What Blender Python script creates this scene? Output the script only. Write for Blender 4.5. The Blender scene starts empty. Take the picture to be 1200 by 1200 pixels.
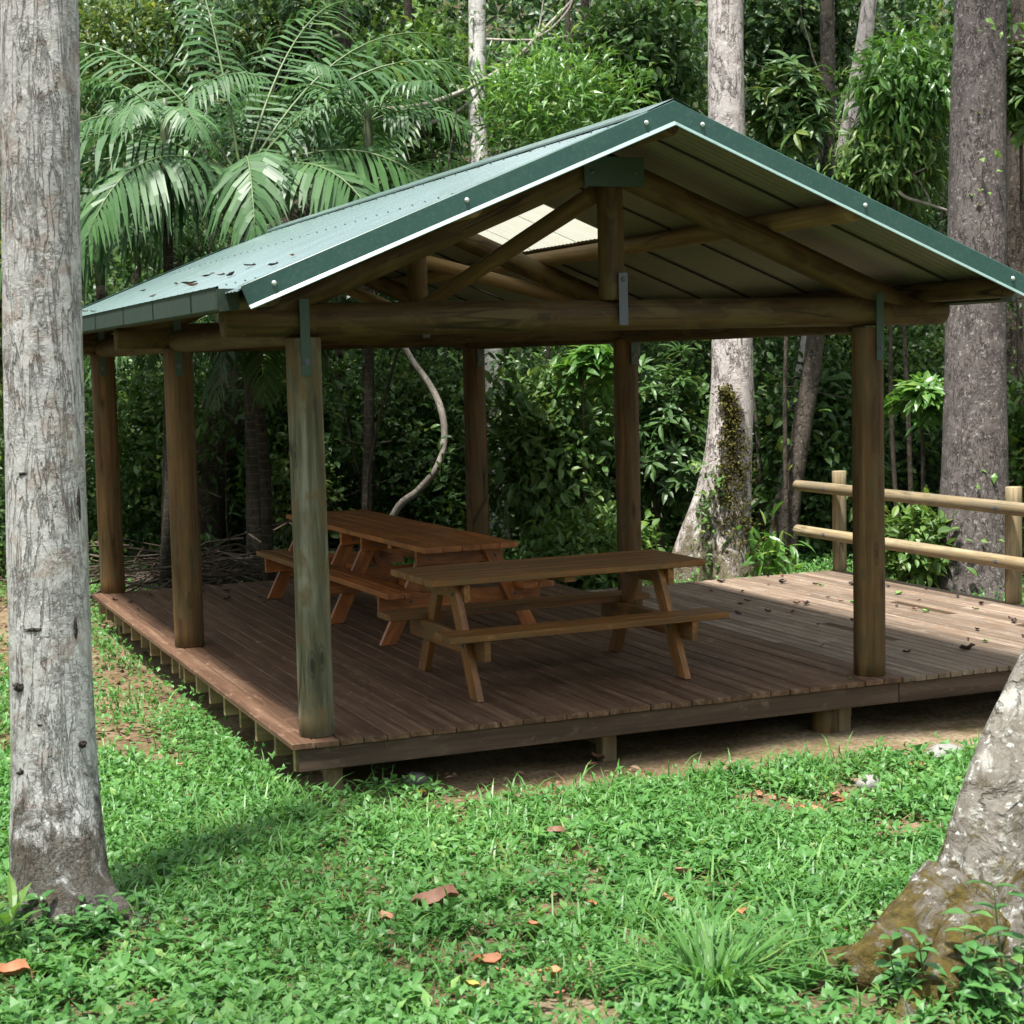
import bpy, math, random
import numpy as np
from mathutils import Vector, Matrix, Euler

random.seed(7)
rng = np.random.default_rng(11)
scene = bpy.context.scene
COL = scene.collection

# ------------------------------------------------------------------ camera
CAM = np.array([-2.6818, -9.6756, 2.184])
FPX, YAW, PIT, ROL = 2002.8, 0.3888, -0.0889, -0.0249
_F = np.array([math.sin(YAW) * math.cos(PIT), math.cos(YAW) * math.cos(PIT), math.sin(PIT)])
_R = np.array([math.cos(YAW), -math.sin(YAW), 0.0])
_U = np.cross(_R, _F)
_R2 = _R * math.cos(ROL) + _U * math.sin(ROL)
_U2 = -_R * math.sin(ROL) + _U * math.cos(ROL)
cam_d = bpy.data.cameras.new('camera')
cam = bpy.data.objects.new('camera', cam_d)
COL.objects.link(cam)
cam_d.sensor_width = 36.0
cam_d.lens = 36.0 * FPX / 1200.0
cam_d.clip_start = 0.1
cam_d.clip_end = 600
cam.matrix_world = Matrix(((_R2[0], _U2[0], -_F[0], CAM[0]), (_R2[1], _U2[1], -_F[1], CAM[1]),
                           (_R2[2], _U2[2], -_F[2], CAM[2]), (0, 0, 0, 1)))
cam_d.dof.use_dof = True
cam_d.dof.focus_distance = 11.5
cam_d.dof.aperture_fstop = 7.0
scene.camera = cam

# ------------------------------------------------------------------ light
SUNV = Vector((-0.25, -0.19, 1.0)).normalized()       # direction towards the sun
world = bpy.data.worlds.new('World')
scene.world = world
world.use_nodes = True
wn = world.node_tree.nodes
bg = wn['Background']
sky_t = wn.new('ShaderNodeTexSky')
sky_t.sky_type = 'NISHITA'
sky_t.sun_disc = False
sky_t.sun_elevation = math.asin(SUNV.z)
sky_t.sun_rotation = math.atan2(SUNV.x, SUNV.y)
sky_t.dust_density = 2.0
wl = world.node_tree.links
w_co = wn.new('ShaderNodeTexCoord'); w_no = wn.new('ShaderNodeTexNoise'); w_ra = wn.new('ShaderNodeValToRGB'); w_mx = wn.new('ShaderNodeMixRGB')
w_no.inputs['Scale'].default_value = 2.6; w_no.inputs['Detail'].default_value = 7
w_ra.color_ramp.elements[0].position = .38; w_ra.color_ramp.elements[1].position = .60
wl.new(w_co.outputs['Generated'], w_no.inputs['Vector']); wl.new(w_no.outputs['Fac'], w_ra.inputs[0]); wl.new(w_ra.outputs[0], w_mx.inputs[0])
wl.new(sky_t.outputs[0], w_mx.inputs[1]); w_mx.inputs[2].default_value = (10.8, 11.6, 12.2, 1)      # sunlit broken cloud
wl.new(w_mx.outputs[0], bg.inputs[0])
bg.inputs[1].default_value = 0.070
sun_d = bpy.data.lights.new('sun', 'SUN')
sun_d.energy = 4.3
sun_d.angle = math.radians(4.5)
sun_d.color = (1.0, 0.98, 0.93)
sun = bpy.data.objects.new('sun', sun_d)
COL.objects.link(sun)
sun.rotation_euler = SUNV.to_track_quat('Z', 'Y').to_euler()
scene.view_settings.view_transform = 'Standard'
scene.view_settings.look = 'None'
scene.view_settings.exposure = 1.42
scene.view_settings.gamma = 1.0
scene.cycles.max_bounces = 8
scene.cycles.diffuse_bounces = 5
scene.cycles.transmission_bounces = 6
scene.cycles.transparent_max_bounces = 6

# ------------------------------------------------------------------ small maths
def at(px, py, d):
    """world point seen at photo pixel (px, py) at depth d metres"""
    return CAM + (_F * FPX + _R2 * (px - 600) - _U2 * (py - 600)) / FPX * d

def vnoise(P, scale=1.0, seed=0):
    P = np.asarray(P, float) * scale + seed * 17.31
    i = np.floor(P).astype(np.int64)
    f = P - i
    f = f * f * (3 - 2 * f)
    def h(a, b, c):
        n = (a * 73856093) ^ (b * 19349663) ^ (c * 83492791)
        n = (n ^ (n >> 13)) * 1274126177 & 0x7fffffff
        n = (n ^ (n >> 16)) & 0xffff
        return n / 65535.0
    r = 0
    for dx in (0, 1):
        for dy in (0, 1):
            for dz in (0, 1):
                w = (f[..., 0] if dx else 1 - f[..., 0]) * (f[..., 1] if dy else 1 - f[..., 1]) * (f[..., 2] if dz else 1 - f[..., 2])
                r = r + w * h(i[..., 0] + dx, i[..., 1] + dy, i[..., 2] + dz)
    return r

def fbm(P, scale=1.0, seed=0, oct=4):
    r = 0; a = 0.5
    for k in range(oct):
        r = r + a * vnoise(P, scale * 2 ** k, seed + k)
        a *= 0.5
    return r

def unit(v):
    v = np.asarray(v, float)
    return v / np.maximum(np.linalg.norm(v, axis=-1, keepdims=True), 1e-9)

def smooth(a, b, x):
    t = np.clip((x - a) / (b - a), 0, 1)
    return t * t * (3 - 2 * t)

def gz(x, y):
    x = np.asarray(x, float); y = np.asarray(y, float)
    s = 0.379 * x + 0.925 * y
    z = -0.36 + 0.055 * np.maximum(0, -0.6 - s) + 0.012 * np.maximum(0, s - 9)
    z = z + 0.36 * np.maximum(0, s - 21) * smooth(21, 27, s)
    P = np.stack([x, y, 0 * x], -1)
    z = z + (fbm(P, 0.9, 3) - 0.47) * 0.10 + (fbm(P, 4.0, 5, 3) - 0.43) * 0.035
    return z

# ------------------------------------------------------------------ mesh + object helpers
WORLD_M = {}

def tag(o, label=None, cat=None, group=None, kind=None):
    if label: o['label'] = label
    if cat: o['category'] = cat
    if group: o['group'] = group
    if kind: o['kind'] = kind
    return o

def empty(name, loc, label, cat, group=None, rotz=0.0):
    o = bpy.data.objects.new(name, None)
    COL.objects.link(o)
    o.empty_display_size = 0.2
    o.location = loc
    o.rotation_euler = (0, 0, rotz)
    WORLD_M[o.name] = Matrix.Translation(Vector(loc)) @ Matrix.Rotation(rotz, 4, 'Z')
    return tag(o, label, cat, group)

def link(name, me, mat=None, parent=None, M=None):
    o = bpy.data.objects.new(name, me)
    COL.objects.link(o)
    if mat is not None:
        if not isinstance(mat, (list, tuple)): mat = [mat]
        if len(me.materials) == 0:
            for m in mat: me.materials.append(m)
    M = M if M is not None else Matrix.Identity(4)
    WORLD_M[o.name] = M
    if parent is not None:
        o.parent = parent
        o.matrix_basis = WORLD_M[parent.name].inverted() @ M
    else:
        o.matrix_basis = M
    return o

def fast_mesh(name, V, T, tint=None, smooth_faces=False, mi=None):
    """V (n,3); T (m,3) triangles"""
    V = np.ascontiguousarray(V, np.float32); T = np.ascontiguousarray(T, np.int32)
    me = bpy.data.meshes.new(name)
    me.vertices.add(len(V)); me.vertices.foreach_set('co', V.ravel())
    k = T.shape[1]
    me.loops.add(T.size); me.loops.foreach_set('vertex_index', T.ravel())
    me.polygons.add(len(T))
    me.polygons.foreach_set('loop_start', np.arange(0, T.size, k, dtype=np.int32))
    me.polygons.foreach_set('loop_total', np.full(len(T), k, np.int32))
    if mi is not None: me.polygons.foreach_set('material_index', np.asarray(mi, np.int32))
    me.polygons.foreach_set('use_smooth', np.full(len(T), smooth_faces, bool))
    if tint is not None:
        a = me.attributes.new('tint', 'FLOAT', 'POINT')
        a.data.foreach_set('value', np.ascontiguousarray(tint, np.float32))
    me.update(calc_edges=True)
    me.validate()
    return me

class MB:
    """collects geometry as quads / tris (tris padded) in lists"""
    def __init__(s): s.v = []; s.f = []; s.sm = []; s.n = 0
    def add(s, V, F, sm=False):
        b = s.n
        s.v.extend([tuple(p) for p in V]); s.f.extend([tuple(i + b for i in f) for f in F])
        s.sm.extend([sm] * len(F)); s.n += len(V)
        return s
    def box(s, x0, x1, y0, y1, z0, z1, bev=0.0):
        b = bev
        if b <= 0:
            V = [(x, y, z) for x in (x0, x1) for y in (y0, y1) for z in (z0, z1)]
            F = [(0, 1, 3, 2), (4, 6, 7, 5), (0, 4, 5, 1), (2, 3, 7, 6), (0, 2, 6, 4), (1, 5, 7, 3)]
            return s.add(V, F)
        # chamfered along x (profile in yz) with chamfered caps
        prof = [(y0 + b, z0), (y1 - b, z0), (y1, z0 + b), (y1, z1 - b), (y1 - b, z1), (y0 + b, z1), (y0, z1 - b), (y0, z0 + b)]
        cy, cz = (y0 + y1) / 2, (z0 + z1) / 2
        def shr(p): return (p[0] - math.copysign(b, p[0] - cy) * .6, p[1] - math.copysign(b, p[1] - cz) * .6)
        V = []
        for x, sh in ((x0, 1), (x0 + b * .6, 0), (x1 - b * .6, 0), (x1, 1)):
            for p in prof:
                q = shr(p) if sh else p
                V.append((x, q[0], q[1]))
        F = []
        for r in range(3):
            for k in range(8):
                F.append((r * 8 + k, (r + 1) * 8 + k, (r + 1) * 8 + (k + 1) % 8, r * 8 + (k + 1) % 8))
        F.append(tuple(range(8))); F.append(tuple(31 - k for k in range(8)))
        return s.add(V, F)
    def lathe(s, prof, n=10, axis='z', c=(0, 0, 0)):
        V = []; F = []
        for (r, h) in prof:
            for k in range(n):
                a = 2 * math.pi * k / n
                p = (r * math.cos(a), r * math.sin(a), h)
                if axis == 'x': p = (h, p[0], p[1])
                if axis == 'y': p = (p[1], h, p[0])
                V.append((p[0] + c[0], p[1] + c[1], p[2] + c[2]))
        for i in range(len(prof) - 1):
            for k in range(n):
                F.append((i * n + k, i * n + (k + 1) % n, (i + 1) * n + (k + 1) % n, (i + 1) * n + k))
        F.append(tuple(range(n - 1, -1, -1))); F.append(tuple((len(prof) - 1) * n + k for k in range(n)))
        return s.add(V, F)
    def mesh(s, name):
        me = bpy.data.meshes.new(name)
        me.from_pydata(s.v, [], s.f)
        me.polygons.foreach_set('use_smooth', s.sm)
        me.update()
        return me
    def build(s, name, mat, parent=None, M=None):
        return link(name, s.mesh(name), mat, parent, M)

def frame_x(p0, p1, up=(0, 0, 1)):
    """matrix whose local X runs p0 -> p1"""
    p0 = Vector(p0); p1 = Vector(p1)
    X = (p1 - p0).normalized(); u = Vector(up)
    if abs(X.dot(u)) > .98: u = Vector((0, 1, 0))
    Y = u.cross(X).normalized(); Z = X.cross(Y)
    return Matrix(((X.x, Y.x, Z.x, p0.x), (X.y, Y.y, Z.y, p0.y), (X.z, Y.z, Z.z, p0.z), (0, 0, 0, 1)))

def beam(name, p0, p1, w, h, mat, parent, bev=0.004, up=(0, 0, 1), dy=0, dz=0):
    L = (Vector(p1) - Vector(p0)).length
    return MB().box(0, L, -w / 2 + dy, w / 2 + dy, -h / 2 + dz, h / 2 + dz, bev).build(name, mat, parent, frame_x(p0, p1, up))

_logseed = [0]
def log(name, p0, p1, r0, r1, mat, parent, n=20, rings=None):
    """round pole with slight unevenness and rounded cut ends, local X along it"""
    _logseed[0] += 1
    sd = _logseed[0]
    L = (Vector(p1) - Vector(p0)).length
    rings = rings or max(6, int(L / 0.12))
    xs = [0.0, 0.0, 0.006] + [L * (k + 1) / (rings + 1) for k in range(rings)] + [L - 0.006, L, L]
    V = []; ph = np.arange(n) * 2 * math.pi / n
    for i, x in enumerate(xs):
        r = r0 + (r1 - r0) * x / L
        P = np.stack([np.cos(ph) * 1.3, np.sin(ph) * 1.3, np.full(n, x * 1.1)], -1)
        rr = r * (1 + (fbm(P, 1.0, sd, 3) - .45) * .10)
        if i in (0, len(xs) - 1): rr = rr * 0.0 + 1e-4
        elif i in (1, len(xs) - 2): rr = rr - 0.006
        V.append(np.stack([np.full(n, x), rr * np.cos(ph), rr * np.sin(ph)], -1))
    V = np.concatenate(V)
    F = []
    for i in range(len(xs) - 1):
        for k in range(n):
            F.append((i * n + k, i * n + (k + 1) % n, (i + 1) * n + (k + 1) % n, (i + 1) * n + k))
    me = fast_mesh(name, V, np.array([(a, d, c, b) for a, b, c, d in F]), smooth_faces=True)
    return link(name, me, mat, parent, frame_x(p0, p1))

# ------------------------------------------------------------------ materials
class NT:
    def __init__(s, name):
        s.m = bpy.data.materials.new(name); s.m.use_nodes = True
        s.t = s.m.node_tree; s.n = s.t.nodes
        s.p = s.n['Principled BSDF']; s.out = s.n['Material Output']
    def new(s, t, **kw):
        o = s.n.new(t)
        for k, v in kw.items(): setattr(o, k, v)
        return o
    def l(s, a, b): s.t.links.new(a, b)
    def coord(s, scale=(1, 1, 1), which='Object', loc=None):
        c = s.new('ShaderNodeTexCoord'); mp = s.new('ShaderNodeMapping')
        mp.inputs['Scale'].default_value = scale
        s.l(c.outputs[which], mp.inputs['Vector'])
        if loc is not None: s.l(loc, mp.inputs['Location'])
        return mp.outputs[0]
    def noise(s, vec, scale, detail=4, rough=.55, dist=0.0):
        o = s.new('ShaderNodeTexNoise')
        o.inputs['Scale'].default_value = scale; o.inputs['Detail'].default_value = detail
        o.inputs['Roughness'].default_value = rough; o.inputs['Distortion'].default_value = dist
        s.l(vec, o.inputs['Vector']); return o.outputs['Fac']
    def ramp(s, fac, stops, interp='LINEAR'):
        r = s.new('ShaderNodeValToRGB'); r.color_ramp.interpolation = interp
        e = r.color_ramp.elements
        while len(e) < len(stops): e.new(.5)
        for k, (p, c) in enumerate(stops):
            e[k].position = p
            e[k].color = (c, c, c, 1) if not isinstance(c, tuple) else c + (1,)
        s.l(fac, r.inputs[0]); return r.outputs[0]
    def mix(s, fac, a, b, mode='MIX'):
        o = s.new('ShaderNodeMixRGB', blend_type=mode)
        for i, v in ((0, fac), (1, a), (2, b)):
            if hasattr(v, 'links') or hasattr(v, 'is_linked'): s.l(v, o.inputs[i])
            elif isinstance(v, tuple): o.inputs[i].default_value = v + (1,)
            else: o.inputs[i].default_value = v if i == 0 else (v, v, v, 1)
        return o.outputs[0]
    def math(s, op, a, b=None, clamp=False):
        o = s.new('ShaderNodeMath', operation=op); o.use_clamp = clamp
        for i, v in ((0, a), (1, b)):
            if v is None: continue
            if hasattr(v, 'is_linked'): s.l(v, o.inputs[i])
            else: o.inputs[i].default_value = v
        return o.outputs[0]
    def rand(s):
        o = s.new('ShaderNodeObjectInfo'); return o.outputs['Random']
    def bump(s, h, strength=.4, dist=.01, prev=None):
        b = s.new('ShaderNodeBump'); b.inputs['Strength'].default_value = strength
        b.inputs['Distance'].default_value = dist; s.l(h, b.inputs['Height'])
        if prev is not None: s.l(prev, b.inputs['Normal'])
        return b.outputs[0]
    def fin(s, col=None, rough=.6, normal=None, spec=.4, metal=0.0):
        if col is not None:
            if isinstance(col, tuple): s.p.inputs['Base Color'].default_value = col + (1,)
            else: s.l(col, s.p.inputs['Base Color'])
        if hasattr(rough, 'is_linked'): s.l(rough, s.p.inputs['Roughness'])
        else: s.p.inputs['Roughness'].default_value = rough
        s.p.inputs['Specular IOR Level'].default_value = spec
        s.p.inputs['Metallic'].default_value = metal
        if normal is not None: s.l(normal, s.p.inputs['Normal'])
        return s.m

def wood(name, dark, mid, light, grain=22, blotch=None, rough=.65, knots=0.0, spec=.3, var=.35, crack=0.0, scuff=0.0):
    t = NT(name)
    r = t.rand()
    off = t.new('ShaderNodeCombineXYZ')
    k = t.math('MULTIPLY', r, 40.0)
    for i in range(3): t.l(k, off.inputs[i])
    v = t.coord((.7, grain, grain), loc=off.outputs[0])
    vb = t.coord((1.2, 3, 3), loc=off.outputs[0])
    g = t.noise(v, 1.0, 6, .6, .4)
    g2 = t.noise(t.coord((2.5, grain * 3.2, grain * 3.2), loc=off.outputs[0]), 1.0, 4, .6, .2)
    g = t.math('ADD', t.math('MULTIPLY', g, .72), t.math('MULTIPLY', g2, .28))
    col = t.ramp(g, [(.37, dark), (.5, mid), (.62, light)])
    b = t.noise(vb, 1.3, 5, .6, .6)
    col = t.mix(t.ramp(b, [(.35, 0.0), (.7, .55)]), col, dark)
    if blotch:
        b2 = t.noise(vb, 2.2, 6, .65, 1.0)
        col = t.mix(t.ramp(b2, [(.47, 0.0), (.60, .8)]), col, blotch)
    if scuff:
        vs = t.coord((4.5, 10, 10), loc=off.outputs[0])
        b3 = t.noise(vs, 1.6, 8, .75, .6)
        col = t.mix(t.ramp(b3, [(.56, 0.0), (.70, scuff)]), col, tuple(min(.7, c * 2.2 + .05) for c in light))
    h = g
    if knots:
        vk = t.coord((2.2, 7, 7), loc=off.outputs[0])
        vo2 = t.new('ShaderNodeTexVoronoi'); vo2.inputs['Scale'].default_value = 1.0; vo2.inputs['Randomness'].default_value = 1.0
        t.l(vk, vo2.inputs['Vector'])
        km = t.math('MULTIPLY', t.ramp(vo2.outputs['Distance'], [(.0, 1.0), (.10, .9), (.14, .2), (.17, .6), (.22, 0.0)]), knots)
        col = t.mix(km, col, tuple(c * .45 for c in dark))
    if crack:
        vc = t.coord((.35, 7, 7), loc=off.outputs[0])
        vo = t.new('ShaderNodeTexVoronoi', feature='DISTANCE_TO_EDGE'); vo.inputs['Scale'].default_value = 1.4
        t.l(vc, vo.inputs['Vector'])
        cm = t.ramp(vo.outputs['Distance'], [(.0, 1.0), (.032, 0.0)])
        cm = t.math('MULTIPLY', cm, t.ramp(t.noise(vb, .9, 2), [(.48, 0.0), (.6, crack)]))
        col = t.mix(cm, col, tuple(c * .2 for c in dark))
        h = t.math('SUBTRACT', g, cm)
    hv = t.new('ShaderNodeHueSaturation')
    val = t.math('ADD', t.math('MULTIPLY', r, var), 1 - var / 2)
    t.l(val, hv.inputs['Value']); t.l(col, hv.inputs['Color'])
    return t.fin(hv.outputs[0], rough, t.bump(h, .35, .004), spec)

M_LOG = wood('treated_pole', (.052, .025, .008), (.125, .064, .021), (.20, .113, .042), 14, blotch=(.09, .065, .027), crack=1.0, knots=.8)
M_LOGDARK = wood('shaded_pole', (.030, .017, .006), (.066, .037, .013), (.110, .066, .026), 14, blotch=(.085, .062, .022), crack=1.0, knots=.7)  # darker copy of the treated pole, under-roof shade put into the colour
M_LOGGREEN = wood('weathered_pole', (.042, .038, .020), (.115, .105, .066), (.26, .245, .185), 9, blotch=(.13, .085, .038), crack=.9, knots=.9, rough=.8)
M_RAIL = wood('rail_pole', (.16, .115, .06), (.25, .19, .105), (.35, .28, .175), 16, crack=.9, knots=.7, blotch=(.17, .14, .09))
M_LOGPALE = wood('pale_pole', (.11, .068, .028), (.19, .122, .055), (.27, .185, .09), 16, crack=.6)
M_DECK = wood('stained_decking', (.058, .029, .016), (.112, .060, .035), (.172, .102, .063), 18, rough=.62, scuff=.55, var=.3, spec=.25)
M_DECKOLD = wood('grey_decking', (.105, .074, .054), (.180, .134, .099), (.27, .21, .16), 26, rough=.7, blotch=(.15, .10, .065), var=.55, scuff=.3, spec=.2)
M_DECKWET = wood('damp_decking', (.035, .022, .014), (.06, .038, .022), (.09, .058, .034), 20, rough=.45, var=.2)
M_FASCIA = wood('fascia_timber', (.040, .023, .015), (.066, .040, .027), (.10, .064, .044), 16, rough=.7, scuff=.35)
M_JOIST = wood('joist_timber', (.17, .12, .058), (.27, .195, .10), (.36, .275, .155), 14, rough=.75)
M_STUMP = wood('stump_timber', (.10, .07, .04), (.17, .12, .07), (.25, .18, .11), 12, rough=.8)
M_TABLE = wood('stained_table_timber', (.19, .054, .011), (.335, .100, .022), (.45, .168, .046), 18, rough=.42, var=.3, scuff=.2, blotch=(.17, .055, .016), spec=.45)
M_TABLE2 = wood('weathered_table_timber', (.105, .038, .009), (.200, .078, .018), (.29, .13, .036), 18, rough=.5, var=.35, spec=.4, scuff=.25, blotch=(.12, .065, .022))

def painted(name, col, rough, dirt=None, dirtamt=.5, scale=(3, 3, 3), spec=.5, metal=0.0, bmp=.06):
    t = NT(name)
    v = t.coord(scale)
    n = t.noise(v, 2.0, 8, .7)
    c = t.mix(t.ramp(n, [(.3, 0.0), (.75, .35)]), col, tuple(min(1, x * 1.5 + .01) for x in col))
    if dirt:
        n2 = t.noise(t.coord((scale[0] * 1.7, scale[1] * 1.7, scale[2] * 1.7)), 5.0, 10, .75, .5)
        c = t.mix(t.ramp(n2, [(.50, 0.0), (.68, dirtamt)]), c, dirt)
    n3 = t.noise(v, 40, 3)
    rr = t.math('ADD', t.math('MULTIPLY', n, .25), rough - .12)
    return t.fin(c, rr, t.bump(n3, bmp, .002), spec, metal)

M_ROOF = painted('green_roof_steel', (.105, .155, .152), .22, (.085, .085, .055), .45, scale=(.8, 5, .8), spec=.8, bmp=0.0)
M_CEIL = painted('olive_sheet_underside', (.165, .158, .118), .55, (.12, .105, .07), .3)
M_LAP = painted('dark_lap_strip', (.02, .02, .016), .8)  # for the thin dark strips that draw the sheet laps
M_BARGE = painted('dark_green_flashing', (.016, .062, .050), .33, (.12, .16, .13), .35, scale=(6, 6, 6), spec=.5)
M_LIP = painted('sky_sheen_hem', (.15, .225, .205), .38, (.10, .15, .13), .6, spec=.6)  # flashing hem, its sky reflection put into a paler colour
M_GUTTER = painted('weathered_green_gutter', (.020, .038, .029), .68, (.085, .075, .045), .7, scale=(2.5, 6, 1.0), spec=.2)
M_PLATE = painted('green_steel_plate', (.018, .055, .038), .45, (.05, .05, .03), .4)
M_GALV = painted('galvanised_steel', (.085, .095, .115), .5, (.06, .06, .06), .4, spec=.4, metal=.3)
M_BOLT = painted('zinc_bolt', (.55, .57, .55), .35, spec=.6, metal=.6)

def skylight_mat():
    t = NT('translucent_fibreglass')
    v = t.coord((1, 30, 1))
    n = t.noise(v, 3, 5, .6)
    c = t.ramp(n, [(.3, (.52, .50, .38)), (.7, (.62, .61, .53))])
    d = t.new('ShaderNodeBsdfDiffuse'); tr = t.new('ShaderNodeBsdfTranslucent'); mx = t.new('ShaderNodeMixShader')
    t.l(c, d.inputs[0]); t.l(c, tr.inputs[0]); mx.inputs[0].default_value = .42
    t.l(d.outputs[0], mx.inputs[1]); t.l(tr.outputs[0], mx.inputs[2]); t.l(mx.outputs[0], t.out.inputs[0])
    return t.m
M_SKYL = skylight_mat()

def bark(name, light, mid, dark, spot=None, spot_amt=.6, crack=(13, 13, 2.6), moss=None, moss_h=0.5, moss_amt=.8, bump=.8, rings=False, patch=None, crack_amt=.8, mossw=.35, mosst=.58):
    t = NT(name)
    v = t.coord((1, 1, 1)); vs = t.coord(crack)
    n = t.noise(v, 3.2, 7, .65, .5)
    fine = t.noise(t.coord((1, 1, .5)), 30, 6, .7)
    col = t.ramp(n, [(.3, mid), (.62, light)])
    col = t.mix(t.ramp(fine, [(.35, .55), (.6, 0.0)]), col, mid)
    if patch:
        pn = t.noise(v, 6.5, 5, .6, .8)
        col = t.mix(t.ramp(pn, [(.52, 0.0), (.60, .75)]), col, patch)
    def ridge(scale, seedloc, wdt, glo, ghi, gs):
        vv = t.coord(scale)
        r = t.noise(vv, 1.0, 5, .55, .5)
        line = t.ramp(r, [(.5 - wdt, 0.0), (.5 - wdt * .2, 1.0), (.5 + wdt * .2, 1.0), (.5 + wdt, 0.0)])
        return t.math('MULTIPLY', line, t.ramp(t.noise(v, gs, 4), [(glo, 0.0), (ghi, 1.0)]))
    cm = t.math('MAXIMUM', t.math('MAXIMUM', ridge(crack, 0, .035, .36, .58, 4.5), ridge((crack[0] * .45, crack[1] * .45, crack[2] * .6), 2, .022, .46, .60, 3.5)), t.math('MULTIPLY', ridge((crack[0] * .8, crack[1] * .8, crack[0] * 2.6), 1, .03, .48, .6, 7), .7))
    col = t.mix(t.math('MULTIPLY', cm, crack_amt), col, dark)
    if spot:
        sn = t.noise(v, 22, 5, .7)
        col = t.mix(t.ramp(sn, [(.57, 0.0), (.66, spot_amt)]), col, spot)
    h = t.math('SUBTRACT', t.math('ADD', n, t.math('MULTIPLY', fine, 1.0)), cm)
    if rings:
        w = t.new('ShaderNodeTexWave', bands_direction='Z'); w.inputs['Scale'].default_value = 3.2
        w.inputs['Distortion'].default_value = 1.0
        t.l(v, w.inputs['Vector'])
        col = t.mix(t.ramp(w.outputs['Fac'], [(.93, 0.0), (.99, .45)]), col, tuple(min(.5, c * 2.0) for c in light))
    if moss:
        sep = t.new('ShaderNodeSeparateXYZ'); t.l(v, sep.inputs[0])
        grad = t.math('SUBTRACT', 1.0, t.math('DIVIDE', sep.outputs[2], moss_h), True)
        mn = t.noise(v, 7, 7, .7, .6)
        mm = t.ramp(t.math('ADD', t.math('MULTIPLY', mn, .9), t.math('MULTIPLY', grad, mossw)), [(mosst, 0.0), (mosst + .10, moss_amt)])
        mc = t.mix(t.ramp(t.noise(v, 26, 6, .7), [(.35, 0.0), (.65, 1.0)]), moss, tuple(c * .35 for c in moss))
        col = t.mix(mm, col, mc)
        h = t.math('ADD', h, t.math('MULTIPLY', t.math('MULTIPLY', mm, t.noise(v, 55, 5, .7)), 1.6))
    return t.fin(col, .88, t.bump(h, bump, .02), .2)

B_PALE = bark('pale_furrowed_bark', (.53, .515, .495), (.40, .385, .365), (.045, .035, .028), spot=(.62, .61, .57), spot_amt=.75,
              moss=(.085, .062, .032), moss_h=1.1, moss_amt=.78, patch=(.33, .27, .235), crack=(24, 24, 3.2), bump=.9, crack_amt=.5, mossw=.40, mosst=.59)
B_MOSSY = bark('mossy_grey_bark', (.225, .205, .178), (.108, .092, .073), (.03, .023, .016), spot=(.56, .56, .52), spot_amt=.9, bump=.7, mossw=.24, mosst=.575,
               crack=(4, 4, 3), moss=(.125, .088, .012), moss_h=1.2, moss_amt=.92, crack_amt=.5, patch=(.38, .37, .33))
B_MID = bark('pale_mottled_bark', (.50, .45, .42), (.36, .31, .29), (.09, .07, .06), spot=(.66, .63, .58), spot_amt=.6,
             crack=(9, 9, 2.5), moss=(.13, .10, .02), moss_h=1.4, moss_amt=.75)
B_DARK = bark('dark_speckled_bark', (.150, .126, .115), (.088, .073, .068), (.03, .024, .022), spot=(.36, .33, .31), spot_amt=.75,
              crack=(20, 20, 7))
B_SLIM = bark('smooth_white_bark', (.60, .58, .54), (.46, .43, .40), (.10, .08, .07), spot=(.16, .13, .11), spot_amt=.5,
              crack=(5, 5, 4), bump=.3)
B_BROWN = bark('brown_forest_bark', (.10, .078, .058), (.055, .043, .032), (.02, .016, .012), spot=(.25, .24, .2), spot_amt=.5)
B_BROWNMOT = bark('mottled_brown_bark', (.12, .095, .075), (.06, .048, .038), (.02, .016, .012), spot=(.30, .29, .25), spot_amt=.6,
                  crack=(9, 9, 4))
B_PALM = bark('ringed_palm_bark', (.060, .050, .035), (.034, .028, .021), (.012, .010, .008), rings=True, crack=(18, 18, 8))
B_SCAR = bark('dark_bark_scar', (.10, .085, .07), (.045, .036, .03), (.012, .01, .008), spot=(.30, .28, .25), spot_amt=.5, bump=1.0)
B_TWIG = bark('bare_twig_bark', (.40, .36, .31), (.25, .22, .18), (.10, .08, .07), bump=.2)
B_TWIG2 = bark('grey_brown_stem', (.10, .082, .064), (.05, .041, .032), (.03, .024, .02), spot=(.32, .31, .27), bump=.2)
B_DEAD = bark('dead_frond_stalk', (.13, .10, .075), (.06, .046, .034), (.03, .02, .016), bump=.2)

def leafmat(name, a, b, c=None, rough=.36, trans=.30, spec=.5):
    t = NT(name)
    at_ = t.new('ShaderNodeAttribute', attribute_name='tint')
    stops = [(0.0, a), (.85, b)] + ([(1.0, c)] if c else [])
    col = t.ramp(at_.outputs['Fac'], stops)
    n = t.noise(t.coord((1, 1, 1)), 35, 3)
    col = t.mix(t.math('MULTIPLY', n, .35), col, a)
    t.fin(col, rough, None, spec)
    tr = t.new('ShaderNodeBsdfTranslucent')
    hs = t.new('ShaderNodeHueSaturation'); hs.inputs['Value'].default_value = 1.5; hs.inputs['Saturation'].default_value = 1.1
    hs.inputs['Hue'].default_value = .485
    t.l(col, hs.inputs['Color']); t.l(hs.outputs[0], tr.inputs[0])
    mx = t.new('ShaderNodeMixShader'); mx.inputs[0].default_value = trans
    t.l(t.p.outputs[0], mx.inputs[1]); t.l(tr.outputs[0], mx.inputs[2]); t.l(mx.outputs[0], t.out.inputs[0])
    return t.m

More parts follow.
